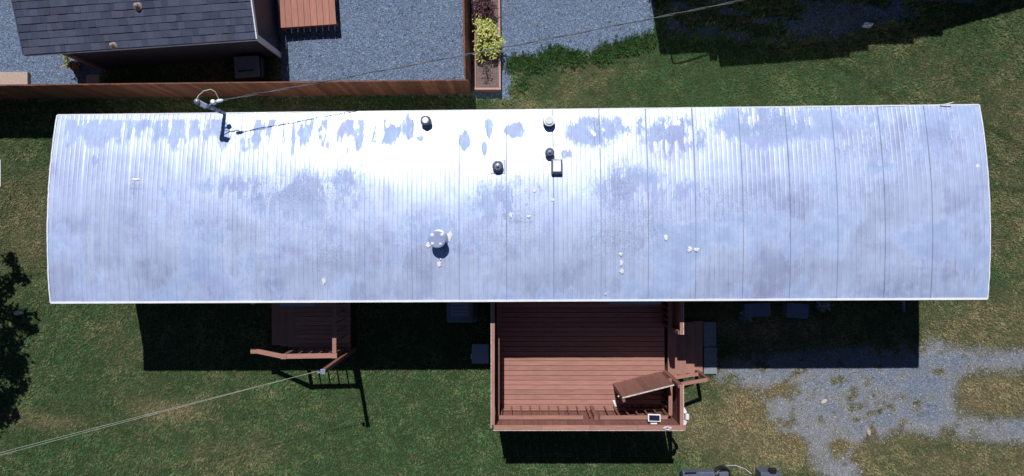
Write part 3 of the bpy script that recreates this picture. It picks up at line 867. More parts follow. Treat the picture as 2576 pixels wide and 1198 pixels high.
# west wall
nwp = 17
for i in range(nwp):
    w = (4.955 - 1.62) / nwp
    h = WT - .05 - .12 + random.uniform(-.006, .006)
    box('wall_plank', deck, M['deck_z'], (DX0 - .065 + .0, -1.62 - (i + .5) * w, .12 + h / 2), (.019, w - .003, h))
for i in range(3):
    L = (4.875 - 1.62) / 3
    box('top_cap', deck, M['deck_y'], (DX0 - .045, -1.62 - (i + .5) * L, WT - .019), (.085, L - .006, .036))
box('cap_edge', deck, M['sawn'], (DX0 - .096, -3.28, WT - .016), (.014, 3.35, .03))
box('handrail', deck, M['deck_y'], (DX0 + .075, -3.22, RT - .018), (.05, 3.2, .036))
for i in range(12):
    box('baluster', deck, M['deck_z'], (DX0 + .07, -1.8 - i * .262, (DZ + RT - .036) / 2), (.036, .036, RT - .036 - DZ))
# east wall: a short piece by the house and one by the corner
for (ya, yb) in ((-1.62, -2.56), (-3.84, -4.955)):
    n = max(3, round((ya - yb) / .19)); w = (ya - yb) / n
    for i in range(n):
        h = WT - .05 - .12 + random.uniform(-.006, .006)
        box('wall_plank', deck, M['deck_z'], (DX1 + .065, ya - (i + .5) * w, .12 + h / 2), (.019, w - .003, h))
    ye = yb if yb > -4 else -4.878
    box('top_cap', deck, M['deck_y'], (DX1 + .035, (ya + ye) / 2, WT - .019), (.085, ya - ye, .036))
    box('cap_edge', deck, M['sawn'], (DX1 + .086, (ya + yb) / 2, WT - .016), (.014, ya - yb, .03))
    box('handrail', deck, M['deck_y'], (DX1 - .075, (ya + max(yb, -4.825)) / 2, RT - .018), (.10, ya - max(yb, -4.825), .036))
    for i in range(n + 1):
        yy = ya - .05 - i * (ya - yb - .12) / n
        if yy > -4.8: box('baluster', deck, M['deck_z'], (DX1 - .075, yy, (DZ + RT - .036) / 2), (.036, .036, RT - .036 - DZ))
    box('post', deck, M['deck_z'], (DX1 + .0, yb + .045 if yb > -4 else -3.885, (WT - .04 + 0) / 2), (.09, .088, WT - .04))
# steps down to the east
for (xa, xb, zt) in ((4.385, 4.665, .62), (4.675, 4.96, .46), (4.965, 5.25, .29), (5.255, 5.54, .12)):
    box('tread', deck, M['deck_y'], ((xa + xb) / 2 + .008, -3.26, zt - .02), (xb - xa - .018, 1.47, .04), (0, 0, random.uniform(-.002, .002)))
    box('riser', deck, M['deck_y'], (xa + .05, -3.26, zt / 2 - .022), (.02, 1.43, zt - .044))
# hand rail beside the steps
ra, rb = Vector((4.40, -4.02, 1.56)), Vector((5.34, -3.98, 1.14))
bar('stair_rail', deck, M['deck'], ra, rb, .095, .04)
bar('stair_rail', deck, M['deck'], (4.40, -4.01, .86), (5.30, -3.98, .46), .095, .04)
box('post', deck, M['deck_z'], (5.36, -3.975, .575), (.09, .09, 1.15), (0, 0, .05))
# privacy screen standing askew on the deck
s0, s1 = Vector((2.845, -4.21, 0)), Vector((4.18, -3.875, 0))
d = (s1 - s0); ang = math.atan2(d.y, d.x); sl = d.length
scr = box('privacy_screen', deck, M['deck'], (s0 + s1) / 2 + Vector((0.006, -.024, 1.15)), (sl - .04, .03, .085), (0, 0, ang))
for zz in (.85, 1.95):
    box('brace', scr, M['deck'], (s0 + s1) / 2 + Vector((.006, -.024, zz)), (sl - .04, .03, .085), (0, 0, ang))
for i in range(9):
    q = s0 + d * ((i + .5) / 9)
    h = 2.10 - DZ - .01 + random.uniform(-.008, .008)
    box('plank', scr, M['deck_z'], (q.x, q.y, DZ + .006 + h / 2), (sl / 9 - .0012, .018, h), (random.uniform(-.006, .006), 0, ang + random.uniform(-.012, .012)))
box('screen_edge', scr, M['sawn'], (s0 + s1) / 2 + Vector((0.003, -.012, 2.112)), (sl, .03, .018), (0, 0, ang))
box('post', scr, M['deck_z'], s0 + Vector((.05, -.085, DZ + .72)), (.07, .09, 1.43), (0, 0, ang))
box('hinge', scr, M['white'], s0 + Vector((.02, -.10, 1.55)), (.09, .02, .035), (0, 0, ang + .4))

# small things on the deck
sp = at(1648, 1054, 2.05)
spl = thing('solar_light', 'small solar panel in white frame clipped to the south deck railing', 'solar light', (sp.x, -4.93, 1.6))
tilt = (math.radians(-14), 0, math.radians(-2))
box('frame', spl, M['white'], (sp.x, -4.785, 1.95), (.33, .19, .025), tilt, .008)
box('solar_cell', spl, M['panel'], (sp.x, -4.784, 1.966), (.275, .14, .006), tilt)
bar('bracket_arm', spl, M['white'], (sp.x - .05, -4.93, 1.80), (sp.x - .03, -4.82, 1.94), .02, .02)
bar('bracket_arm', spl, M['white'], (sp.x + .06, -4.93, 1.80), (sp.x + .04, -4.82, 1.94), .02, .02)
box('bracket_foot', spl, M['white'], (sp.x, -4.945, 1.88), (.17, .04, .10), (0, 0, 0), .01)
cc = Vector((at(1678, 1071, WT).x, -4.945, WT))
coil = []
for k in range(60):
    t = k / 59 * 2 * math.pi * 2.5
    coil.append((cc.x - wloc(deck).x * 0 + .075 * math.cos(t) * (1 + .5 * math.cos(t / 2.5)) , cc.y + .035 * math.sin(t), .010 + .0006 * k))
tag(put('cable_coil', tube_me('cable_coil', [(x - cc.x, y - cc.y, z) for x, y, z in coil], .008, 5), M['white'], None, cc), 'white cord coiled on the deck railing cap beside the solar panel', 'cord')
# floodlight hung outside the south-east corner
fx = at(1724, 1065, 2.0)
fl_ = thing('security_light', 'white three headed security light outside the south east deck corner', 'light', (DX1 + .08, -4.7, 1.95))
box('mount', fl_, M['white'], (DX1 + .105, -4.72, 1.98), (.05, .12, .14), (0, 0, 0), .01)
for (dx, dy, a) in ((.12, .14, .5), (.20, -.02, 0), (.13, -.19, -.45)):
    hd = box('lamp_head', fl_, M['white'], (DX1 + .05 + dx, -4.72 + dy, 1.98), (.085, .15, .10), (0, .25, a), .015)
bar('arm', fl_, M['grey_metal'], (DX1 + .11, -4.58, 1.96), (DX1 + .11, -4.90, 1.96), .03, .03)
tb = at(1547, 1033, .72)
tag(put('white_tube', lathe_me('white_tube', [(.025, -.10), (.032, -.09), (.032, .09), (.02, .10)], 12, True), M['white'], None, (tb.x, -4.76, DZ + .035), (math.pi / 2 - .08, 0, .35)), 'short white tube lying on the deck at the foot of the privacy screen', 'tube')

# concrete pavers by the steps
for i, (y0, y1, lb) in enumerate(((810, 871, 'grey concrete paver nearer the house beside the deck steps'), (873, 940, 'grey concrete paver with a sunlit end beside the deck steps'))):
    a, b = at(1767 if i == 0 else 1768, y0), at(1799 if i == 0 else 1801, y1)
    tag(box('paver', None, M['concrete'], ((a.x + b.x) / 2 + .01, (a.y + b.y) / 2, .025), (b.x - a.x, a.y - b.y, .09), (0, 0, .01), .015), lb, 'paver', 'pavers at the foot of the deck steps')

# ------------------------------------------------------------------ the small porch with stairs
porch = thing('porch', 'small dark brown porch with stairs and rail left of the deck', 'porch', (-5.6, -2.5, 0))
PZ = 0.66
for i in range(13):
    yy = -1.68 - (i + .5) * .127
    box('deck_board', porch, M['deck'], (-5.32, yy, PZ - .018), (1.52, .117, .036))
for (xx, yy) in ((-6.0, -1.8), (-4.65, -1.8)):
    box('post', porch, M['deck_z'], (xx, yy, (PZ - .036) / 2), (.09, .09, PZ - .036))
for k, zt in enumerate((.50, .34, .18)):
    box('tread', porch, M['deck_y'], (-6.235 - k * .29, -2.46, zt - .02), (.285, 1.5, .04))
    box('riser', porch, M['deck_y'], (-6.10 - k * .29, -2.46, zt / 2 - .022), (.02, 1.46, zt - .044))
PR = 1.66
cS, cE, cW = Vector((-6.06, -3.24, PR)), Vector((-4.72, -3.22, PR)), Vector((-7.10, -3.20, 1.10))
bar('handrail', porch, M['deck'], cS + Vector((.075, 0, -.02)), cE + Vector((-.07, 0, -.02)), .125, .04)
bar('handrail', porch, M['deck_y'], cE + Vector((0, .075, -.02)), (cE.x, -1.66, PR - .02), .105, .04)
bar('handrail', porch, M['deck'], cW + Vector((.07, 0, -.0)), cS + Vector((-.06, 0, -.035)), .12, .04)
for q, z1 in ((cS, PR + .01), (cW, 1.12), (cE, PR + .008)):
    box('post', porch, M['deck_z'], (q.x, q.y, (z1 - .03) / 2), (.10, .10, z1 - .03))
    box('post_cap', porch, M['deck'], (q.x, q.y, z1 - .012), (.145, .135, .034))
for i in range(4):
    xx = -5.78 + i * .27
    box('baluster', porch, M['deck_z'], (xx, -3.235, (.30 + PR - .04) / 2), (.036, .036, PR - .04 - .30))
for i in range(5):
    box('baluster', porch, M['deck_z'], (-4.72, -1.9 - i * .24, (.30 + PR - .04) / 2), (.036, .036, PR - .04 - .30))
bar('bottom_rail', porch, M['deck'], (-6.0, -3.235, .72), (-4.78, -3.225, .72), .04, .09)

# clothesline from a tall post
cp = Vector((-4.60, -3.36, 0))
post = thing('clothesline_post', 'tall square brown wooden post beside the small porch holding the clothesline', 'post', cp)
box('shaft', post, M['deck_z'], (cp.x, cp.y + .02, 1.50), (.10, .10, 3.0))
box('bracket', post, M['grey_metal'], (cp.x, cp.y + .02, 3.02), (.12, .12, .04), (0, 0, 0), .006)
put('pulley', lathe_me('pulley', [(.055, -.02), (.04, 0), (.055, .02)], 14), M['grey_metal'], post, (cp.x - .12, cp.y, 2.96), (math.pi / 2, 0, .2))
cp2 = Vector((-17.2, -6.65, 0))
post2 = thing('clothesline_post', 'second clothesline post beyond the left edge of the lawn', 'post', cp2)
box('shaft', post2, M['deck_z'], (cp2.x, cp2.y, 1.6), (.10, .10, 3.2))
cl = thing('clothesline', 'double strand pale clothesline crossing the lawn from the porch post', 'clothesline', (cp.x - .12, cp.y, 2.96))
for k in (-1, 1):
    pts = sag(Vector((cp.x - .14, cp.y + .02, 2.96 + k * .02)), Vector((cp2.x, cp2.y + .05 + k * .05, 3.1 + k * .05)), 40, .16 + .04 * k)
    put('strand', tube_me('strand', [q - wloc(cl) for q in pts], .0036, 5), M['line'], cl, wloc(cl))

# ------------------------------------------------------------------ units and boxes along the south wall
def ac_unit(c, s, zt, label):
    u = thing('condenser_unit', label, 'air conditioner', (c[0], c[1], 0), 'boxed outdoor units in the shade')
    box('pad', u, M['concrete'], (c[0], c[1], .03), (s[0] + .12, s[1] + .12, .08), (0, 0, 0), .01)
    box('cabinet', u, M['unit'], (c[0], c[1], .07 + (zt - .07) / 2), (s[0], s[1], zt - .07), (0, 0, 0), .06)
    box('top_panel', u, M['cooler'], (c[0], c[1] + .03, zt + .006), (s[0] * .66, s[1] * .66, .02), (0, 0, 0), .008)
    for k in range(6):
        box('grille_bar', u, M['unit'], (c[0], c[1] - s[1] * .3 + k * s[1] * .12 + .03, zt + .021), (s[0] * .6, .015, .012))
    return u
ac_unit((-1.46, -2.08), (.76, .80), .75, 'rounded grey condenser unit against the south wall left of the deck')
a, b = at(1187, 866, .33), at(1230, 915, .33)
ck = thing('cooler', 'pale blue grey lidded cooler on the grass beside the deck wall', 'cooler', ((a.x + b.x) / 2, (a.y + b.y) / 2, 0))
box('body', ck, M['unit'], ((a.x + b.x) / 2, (a.y + b.y) / 2, .14), (b.x - a.x - .03, a.y - b.y - .03, .27), (0, 0, 0), .02)
box('lid', ck, M['cooler'], ((a.x + b.x) / 2, (a.y + b.y) / 2, .30), (b.x - a.x, a.y - b.y, .06), (0, 0, 0), .015)
box('handle', ck, M['white'], (a.x - .02, (a.y + b.y) / 2 - .1, .2), (.03, .14, .03), (0, 0, 0), .008)
def tote(px, py, w, dpt, h, label, ang=0.05):
    q = at(px, py, h)
    t = thing('storage_bin', label, 'storage bin', (q.x, q.y, 0), 'storage bins along the shaded south wall')
    box('body', t, M['unit'], (q.x, q.y, h / 2 - .015), (w - .06, dpt - .06, h - .03), (0, 0, ang), .03)
    box('lid', t, M['bin'], (q.x, q.y, h), (w, dpt, .05), (0, 0, ang), .02)
    box('handle', t, M['bin'], (q.x + w * .5, q.y, h - .06), (.03, dpt * .4, .03), (0, 0, ang), .008)
tote(1905, 780, .75, .38, .40, 'blue grey storage bin by the south wall, nearer the deck')
tote(2006, 782, .62, .42, .42, 'blue grey storage bin by the south wall, farther from the deck', -.08)
# shade plants with pale leaves
def leaves(name, center, radii, n, size, cols, seed, clump=0, up=0.5, flat_=0.0):
    r = np.random.default_rng(seed)
    if clump:
        cen = r.normal(0, .55, (clump, 3)); cen /= np.maximum(1, np.linalg.norm(cen, axis=1))[:, None]
        cen[:, 2] = np.abs(cen[:, 2])
        p = cen[r.integers(0, clump, n)] + r.normal(0, .16, (n, 3))
    else:
        p = r.normal(0, 1, (n, 3)); p /= np.linalg.norm(p, axis=1)[:, None]; p *= r.random((n, 1)) ** .33
    p = p * np.array(radii)
    a = r.uniform(0, 2 * np.pi, n); b = r.uniform(-.3, up, n)
    s = size * r.uniform(.6, 1.4, n)
    dx = np.stack([np.cos(a) * np.cos(b), np.sin(a) * np.cos(b), np.sin(b)], 1)
    sd = np.stack([-np.sin(a), np.cos(a), r.uniform(-.5, .5, n)], 1)
    base = p; tip = p + dx * s[:, None]
    midp = p + dx * s[:, None] * .5 + np.array([0, 0, .12]) * s[:, None]
    V = np.stack([base, midp + sd * s[:, None] * .24, tip, midp - sd * s[:, None] * .24], 1).reshape(-1, 3)
    T = np.arange(n * 4).reshape(n, 4)
    cols = np.array(cols)
    t = r.random(n)[:, None]
    c = cols[0] * (1 - t) + cols[1] * t
    if len(cols) > 2:
        k = r.random(n) < .2; c[k] = cols[2]
    c = c * r.uniform(.75, 1.25, (n, 1))
    return arr_mesh(name, V, T, np.repeat(c, 4, 0))
def plant(name, label, cat, base, h, radii, n, size, cols, seed, clump=0, group=None, up=.5, stems=5):
    t = thing(name, label, cat, base, group)
    for k in range(stems):
        a_ = k * 2.4 + seed
        put('stem', tube_me('stem', [(0, 0, -.03), (.25 * radii[0] * math.cos(a_), .25 * radii[1] * math.sin(a_), h * .5), (.6 * radii[0] * math.cos(a_), .6 * radii[1] * math.sin(a_), h * .95)], [.012, .009, .004], 5), M['bark'], t, base)
    put('foliage', leaves('foliage', None, radii, n, size, cols, seed, clump, up), M['leaf'], t, Vector(base) + Vector((0, 0, h)))
    return t
for i, (px, py, lb) in enumerate(((1870, 792, 'low pale leafed plant in deep shade left of the nearer bin'), (2060, 768, 'pale leafed plant in shade right of the farther bin'))):
    plant('shade_plant', lb, 'plant', at(px, py), .22, (.2, .16, .12), 60, .13, ((.10, .13, .12), (.25, .28, .36)), 31 + i, up=.7, stems=3)
# downspout at the south-east corner
q = at(2297, 758, .0); qx = 11.28
ds = [(qx, -1.62, 2.5), (qx, -1.64, .35), (qx + .02, -1.72, .2), (qx + .10, -2.05, .10), (qx + .13, -2.25, .07)]
put('downspout', tube_me('downspout', [(x, y - .7, z) for x, y, z in ds], .045, 8), M['bin'], home, (0, .7, 0))
# pale flat stones on the drive
for i, (px, py, rx, ry, an, lb) in enumerate(((2072, 1010, .10, .055, .6, 'pale flat stone on the gravel drive, upper of two'), (2185, 1088, .06, .10, .1, 'tan flat stone on the gravel drive, lower of two'))):
    rr = random.Random(50 + i); n = 11; vs = []
    for ring, z in ((1.0, 0.0), (.92, .035), (.6, .05)):
        for k in range(n):
            t = 2 * math.pi * k / n; f = ring * rr.uniform(.82, 1.12)
            vs.append((rx * f * math.cos(t), ry * f * math.sin(t), z + rr.uniform(0, .008)))
    fs = [(r_ * n + k, r_ * n + (k + 1) % n, (r_ + 1) * n + (k + 1) % n, (r_ + 1) * n + k) for r_ in range(2) for k in range(n)] + [tuple(range(2 * n, 3 * n))]
    q = at(px, py)
    tag(put('flat_stone', mesh('flat_stone', vs, fs), M['stone'] if i == 0 else M['slab'], None, (q.x, q.y, .0), (0, 0, an)), lb, 'stone', 'flat stones on the drive')

# ------------------------------------------------------------------ garden cart at the bottom edge
q = at(1775, 1208)
cart = thing('garden_cart', 'grey garden cart with black wheel guard and hoop handle at bottom edge', 'cart', (q.x, q.y, 0))
cz = .55
a, b = at(1718, 1188, cz), at(1834, 1250, cz)
box('tray', cart, M['cart_grey'], ((a.x + b.x) / 2, (a.y + b.y) / 2, cz - .14), (b.x - a.x, a.y - b.y, .28), (0, 0, 0), .03)
a2 = at(1722, 1190, cz)
bar('tray_rim', cart, M['black'], a2 + Vector((0, .0, .015)), a2 + Vector((.33, .01, .015)), .035, .03)
w0 = at(1818, 1192, .5)
put('wheel_guard', lathe_me('wheel_guard', [(.20, -.09), (.29, -.07), (.30, .05), (.22, .09)], 20, True), M['black'], cart, (w0.x, w0.y - .12, .40), (0, math.radians(25), 0))
wheel = put('wheel', lathe_me('wheel', [(.10, -.05), (.20, -.045), (.20, .045), (.10, .05)], 20), M['black'], cart, (w0.x + .02, w0.y - .35, .20), (math.pi / 2, 0, 0))
put('wheel', wheel.data, None, cart, (at(1725, 1240, .2).x, w0.y - .45, .20), (math.pi / 2, 0, 0))
hp = [at(1800, 1184, .7), at(1812, 1172, .78), at(1836, 1169, .82), at(1860, 1174, .82), at(1880, 1184, .78), at(1896, 1197, .7), at(1905, 1225, .6)]
put('handle', tube_me('handle', [v - wloc(cart) for v in hp], .014, 7), M['black'], cart, wloc(cart))
hp2 = [at(1826, 1170.5, .86), at(1850, 1171, .87), at(1875, 1180, .85), at(1890, 1192, .8)]
put('brake_cable', tube_me('brake_cable', [v - wloc(cart) for v in hp2], .007, 6), M['white'], cart, wloc(cart))
a, b = at(1915, 1190, .45), at(1966, 1250, .45)
cb = thing('tool_box', 'grey tool box with black latch right of the garden cart at bottom edge', 'tool box', ((a.x + b.x) / 2, (a.y + b.y) / 2, 0))
box('case', cb, M['cart_grey'], ((a.x + b.x) / 2, (a.y + b.y) / 2, .215), (b.x - a.x, a.y - b.y, .43), (0, 0, 0), .02)
l0 = at(1945, 1186, .45)
box('latch', cb, M['black'], (l0.x, l0.y - .0, .40), (.20, .14, .12), (0, 0, 0), .02)

# ------------------------------------------------------------------ fence
fence = thing('board_fence', 'brown cedar board fence between the gravel yard and the home', 'fence', (-6, 4.0, 0))
FH = 1.57
fa, fb = at(-70, 250), at(1186, 236)
fd = (fb - fa); fl_len = fd.length; fan = math.atan2(fd.y, fd.x)
nfb = round(fl_len / .145)
for i in range(nfb):
    q = fa + fd * ((i + .5) / nfb)
    h = FH + random.uniform(-.012, .012)
    box('board', fence, M['fence'], (q.x, q.y, h / 2), (fl_len / nfb - .004, .018, round(h, 2)), (random.uniform(-.006, .006), 0, fan + random.uniform(-.02, .02)))
for zz in (.3, .85, 1.4):
    bar('rail', fence, M['fence'], fa + Vector((0, .035, zz)), fb + Vector((0, .035, zz)), .045, .085)
for i in range(7):
    q = fa + fd * (i / 6) if i < 6 else fb + Vector((-.03, 0, 0))
    box('post', fence, M['fence'], (q.x, q.y + .05, .60), (.07, .07, 1.20))
ga, gb = at(1187, 231), at(1181, -70)
gd = gb - ga; gan = math.atan2(gd.y, gd.x); nge = round(gd.length / .145)
for i in range(nge):
    q = ga + gd * ((i + .5) / nge)
    h = FH + random.uniform(-.012, .012)
    box('board', fence, M['fence'], (q.x - .035, q.y, h / 2), (gd.length / nge - .004, .018, round(h, 2)), (math.radians(-2.6), 0, gan))
for zz in (.3, .85, 1.4):
    bar('rail', fence, M['fence'], ga + Vector((-.035 - .045 * zz, .1, zz)), gb + Vector((-.035 - .045 * zz, 0, zz)), .045, .085)

# ------------------------------------------------------------------ planter and its shrubs
pl = thing('planter_box', 'long wooden planter box of dark mulch along the fence end', 'planter', (at(1228, 110).x, 5.5, 0))
pa, pb = at(1198, 231), at(1258, -70)
PHh = .26
def pboard(a, b): bar('board', pl, M['planter'], a, b, .045, PHh)
zc = PHh / 2
pboard((pa.x, pa.y + .045, zc), (pa.x - .03, pb.y, zc)); pboard((pb.x, pa.y + .045, zc), (pb.x - .03, pb.y, zc))
pboard((pa.x - .023, pa.y + .02, zc), (pb.x + .023, pa.y + .02, zc))
bar('rim', pl, M['rim'], (pb.x, pa.y + .06, PHh + .012), (pb.x - .03, pb.y, PHh + .012), .055, .02)
bar('rim', pl, M['rim'], (pa.x - .03, pa.y + .025, PHh + .012), (pb.x + .03, pa.y + .025, PHh + .012), .055, .02)
xs = np.linspace(pa.x + .02, pb.x - .025, 14); ys = np.linspace(pa.y + .045, pb.y, 60)
sv_, sf_ = [], []
for i_, x_ in enumerate(xs):
    for j_, y_ in enumerate(ys):
        sv_.append((x_ - .03 * (y_ - pa.y) / (pb.y - pa.y), y_, .19 + .035 * float(fbm(np.array([x_ * 9.]), np.array([y_ * 9.]), 5, 3)[0])))
for i_ in range(13):
    for j_ in range(59):
        a_ = i_ * 60 + j_; sf_.append((a_, a_ + 60, a_ + 61, a_ + 1))
sm = mesh('soil', [Vector(v) - wloc(pl) for v in sv_], sf_, True)
put('soil', sm, M['soil'], pl, wloc(pl))
plant('golden_shrub', 'bright yellow green shrub in the middle of the planter box', 'shrub', at(1226, 100, .2), .24, (.40, .52, .26), 1500, .075, ((.30, .34, .06), (.62, .60, .22), (.16, .24, .05)), 4, 34, stems=9)
plant('golden_sprig', 'small yellow green sprig in the planter below the golden shrub', 'shrub', at(1214, 143, .2), .12, (.15, .13, .1), 110, .07, ((.30, .34, .06), (.58, .58, .2)), 8, 6, stems=3)
plant('red_shrub', 'dark burgundy leafed shrub at the top of the planter box', 'shrub', at(1216, 25, .2), .24, (.34, .40, .26), 1000, .06, ((.035, .012, .018), (.10, .035, .045), (.02, .012, .014)), 6, 30, stems=8)
sprout = thing('bare_sapling', 'thin wilted sapling with sparse twigs at the south end of the planter', 'sapling', at(1223, 178, .2))
b0 = at(1223, 178, .2)
put('stem', tube_me('stem', [(0, 0, 0), (.01, .01, .28), (0.0, .02, .45)], [.014, .010, .004], 5), M['bark'], sprout, b0)
for k in range(12):
    t = k * 2.39; r_ = .2 + .1 * random.random(); z0 = .15 + .02 * k
    put('twig', tube_me('twig', [(0, .01, z0), (r_ * .6 * math.cos(t), r_ * .6 * math.sin(t), z0 + .08), (r_ * math.cos(t), r_ * math.sin(t), z0 + .06)], [.006, .004, .002], 4), M['bark'], sprout, b0)
put('foliage', leaves('foliage', None, (.22, .22, .08), 60, .05, ((.03, .035, .03), (.06, .05, .045)), 91), M['leaf'], sprout, b0 + Vector((0, 0, .3)))

# ------------------------------------------------------------------ neighbour's house, upper left
EZ = 1.80
SLP = 0.19
eS = at(643, 97, EZ); eW = at(62, 137, EZ)
ex = (eS - eW).normalized(); ey = Vector((-ex.y, ex.x, 0))
hlen = (eS - eW).length
nh = thing('neighbour_house', 'neighbour house with dark slate shingle roof and white corner trim, upper left', 'house', ((eS + eW) / 2 + ey * 2.5) * Vector((1, 1, 0)) if False else (((eS + eW) / 2 + ey * 2.5).x, ((eS + eW) / 2 + ey * 2.5).y, 0))
RD = 3.4
hpv = []
for t, s in ((0, 0), (hlen, 0), (hlen, RD), (0, RD), (hlen, 2 * RD), (0, 2 * RD)):
    z = EZ + SLP * (s if s <= RD else 2 * RD - s)
    q = eW + ex * t + ey * s; hpv.append(Vector((q.x, q.y, z)))
def slab_me(name, pts, th):
    n = len(pts); v = [p - wloc(nh) for p in pts] + [p - wloc(nh) - Vector((0, 0, th)) for p in pts]
    return mesh(name, v, [tuple(range(n)), tuple(range(2 * n - 1, n - 1, -1))] + [(i, n + i, n + (i + 1) % n, (i + 1) % n) for i in range(n)])
put('roof', slab_me('roof', [hpv[0], hpv[1], hpv[2], hpv[3]], .10), M['dark_siding'], nh, wloc(nh))
put('roof', slab_me('roof', [hpv[3], hpv[2], hpv[4], hpv[5]], .10), M['shingle'], nh, wloc(nh))
rowd = .186
th_s = math.atan(SLP)
zr = math.atan2(ex.y, ex.x)
for r_ in range(10):
    t = -0.02 - (r_ % 3) * .11
    while t < hlen + .0:
        w = random.choice((.16, .24, .30, .20, .13))
        t0, t1 = max(t, -.02), min(t + w, hlen + .02)
        t += w
        if t1 - t0 < .04: continue
        lift = random.choice((0.006, 0.015, 0.009))
        s0_, s1_ = r_ * rowd - .015, (r_ + 1) * rowd + .03
        def P3(tt, s, dz): q = eW + ex * tt + ey * s; return Vector((q.x, q.y, EZ + SLP * s + dz))
        c0 = P3((t0 + t1) / 2, (s0_ + s1_) / 2, 0)
        pts = [P3(t0 + .0005, s0_, lift + .013), P3(t1 - .0005, s0_, lift + .013), P3(t1 - .0005, s1_, .004), P3(t0 + .0005, s1_, .004),
               P3(t0 + .0005, s0_, .002), P3(t1 - .0005, s0_, .002)]
        me = mesh('shingle', [v - c0 for v in pts], [(0, 1, 2, 3), (4, 5, 1, 0), (0, 3, 4), (1, 5, 2)])
        put('shingle', me, M['shingle'], nh, c0)
# walls under the roof
def hp3(t, s, z): q = eW + ex * t + ey * s; return (q.x, q.y, z)
w0_, w1_ = .95, hlen - .02
def wall(name, pts, mat):
    c = wloc(nh)
    put(name, prism_me(name, [(p[0] - c.x, p[1] - c.y) for p in pts], 0.0, EZ - .09), mat, nh, (c.x, c.y, 0))
wall('wall', [hp3(w0_, .04, 0), hp3(w1_, .04, 0), hp3(w1_, .16, 0), hp3(w0_, .16, 0)], M['dark_siding'])
wall('wall', [hp3(w0_, .165, 0), hp3(w0_ + .12, .165, 0), hp3(w0_ + .12, 2 * RD - .1, 0), hp3(w0_, 2 * RD - .1, 0)], M['dark_siding'])
gpts = [hp3(w1_ - .12, .165, 0), hp3(w1_, .165, 0), hp3(w1_, 2 * RD - .1, 0), hp3(w1_ - .12, 2 * RD - .1, 0)]
wall('wall', gpts, M['dark_siding'])
# gable infill on the east side
c = wloc(nh)
gi = []
for tt in (w1_ - .12, w1_):
    for s, z in ((.165, EZ - .088), (2 * RD - .1, EZ - .088), (2 * RD - .1, EZ - .085), (RD, EZ + SLP * RD - .11), (.165, EZ + SLP * .165 - .11)):
        q = hp3(tt, s, z); gi.append(Vector(q) - c)
put('gable', mesh('gable', gi, [(0, 1, 2, 3, 4), (9, 8, 7, 6, 5), (0, 5, 6, 1), (1, 6, 7, 2), (2, 7, 8, 3), (3, 8, 9, 4), (4, 9, 5, 0)]), M['dark_siding'], nh, c)
q = hp3(w1_ + .008, .075, 0)
box('corner_board', nh, M['white'], (q[0], q[1], (EZ - .11) / 2), (.05, .15, EZ - .11), (0, 0, zr))
bar('rake_trim', nh, M['trim'], P3(hlen + .035, -.01, -.03), P3(hlen + .035, RD, -.03), .03, .12)
bar('rake_trim', nh, M['dark_siding'], P3(-.03, -.01, -.03), P3(-.03, RD, -.03), .03, .10)
bar('eave_trim', nh, M['trim'], P3(-.03, -.025, -.045), P3(hlen + .03, -.025, -.045), .02, .05)
q = hp3(w0_ - .008, .0, 0)
box('corner_board', nh, M['rust'], (q[0], q[1], (EZ - .11) / 2), (.06, .08, EZ - .11), (0, 0, zr))
for (px, py, r_) in ((348, 17, .10), (287, 116, .085)):
    s_ = 0
    z_ = EZ
    for _ in range(8):
        q = at(px, py, z_); s_ = (q - eW).dot(ey); z_ = EZ + SLP * s_
    put('roof_vent', lathe_me('roof_vent', [(r_ * 1.15, -.01), (r_ * 1.1, .03), (r_ * .7, .035), (r_ * .62, .12), (r_ * .4, .15)], 16, True), M['rust'], nh, q)
# wooden landing east of it
LZ = .39
lan = thing('wood_landing', 'low landing of seven wide boards beside the neighbour house', 'landing', (at(790, 20).x, 6.2, 0))
la, lb_ = at(735.5, 68, LZ), at(846, 60.5, LZ)
lx = (lb_ - la).normalized(); ly = Vector((-lx.y, lx.x, 0)); lw = (lb_ - la).length / 7
lan_a = math.atan2(lx.y, lx.x)
for i in range(-2, 7):
    q = la + lx * ((i + .5) * lw) + ly * .75
    box('board', lan, M['landing'], (q.x, q.y, LZ - .02 + random.uniform(-.002, .002)), (lw - .009, 1.5, .04), (0, 0, lan_a))
for s in (.06, .75, 1.44):
    bar('joist', lan, M['landing'], la + lx * (-2 * lw) + ly * s + Vector((0, 0, -.13)), lb_ + ly * s + Vector((0, 0, -.13)), .05, .17)
for (i, s) in ((-1.8, .06), (6.5, .10), (-1.8, 1.44), (6.5, 1.40)):
    q = la + lx * (i * lw) + ly * s
    box('post', lan, M['landing'], (q.x, q.y, (LZ - .215) / 2), (.085, .085, LZ - .215))
# utility unit, slabs, pot
q = at(621, 168, .6)
u = thing('hot_tub', 'dark rounded square covered tub in the shade behind the neighbour house', 'tub', (q.x, q.y, 0))
box('shell', u, M['black'], (q.x, q.y, .29), (.82, .72, .58), (0, 0, zr), .12)
box('cover', u, M['unit'], (q.x, q.y, .60), (.70, .60, .06), (0, 0, zr), .028)
box('cover_strap', u, M['black'], (q.x, q.y - .12, .637), (.45, .04, .012), (0, 0, zr))
a, b = at(-60, 181, .12), at(69, 219, .12)
st = thing('slab_step', 'tan concrete slab step on the gravel at the left edge', 'step', ((a.x + b.x) / 2, (a.y + b.y) / 2, 0))
box('slab', st, M['slab'], ((a.x + b.x) / 2, (a.y + b.y) / 2, .055), (b.x - a.x, a.y - b.y, .13), (0, 0, 0), .01)
box('lip', st, M['slab'], ((a.x + b.x) / 2, b.y - .04, .03), (b.x - a.x, .07, .08), (0, 0, 0), .008)
a, b = at(217, 188, .06), at(250, 223, .06)
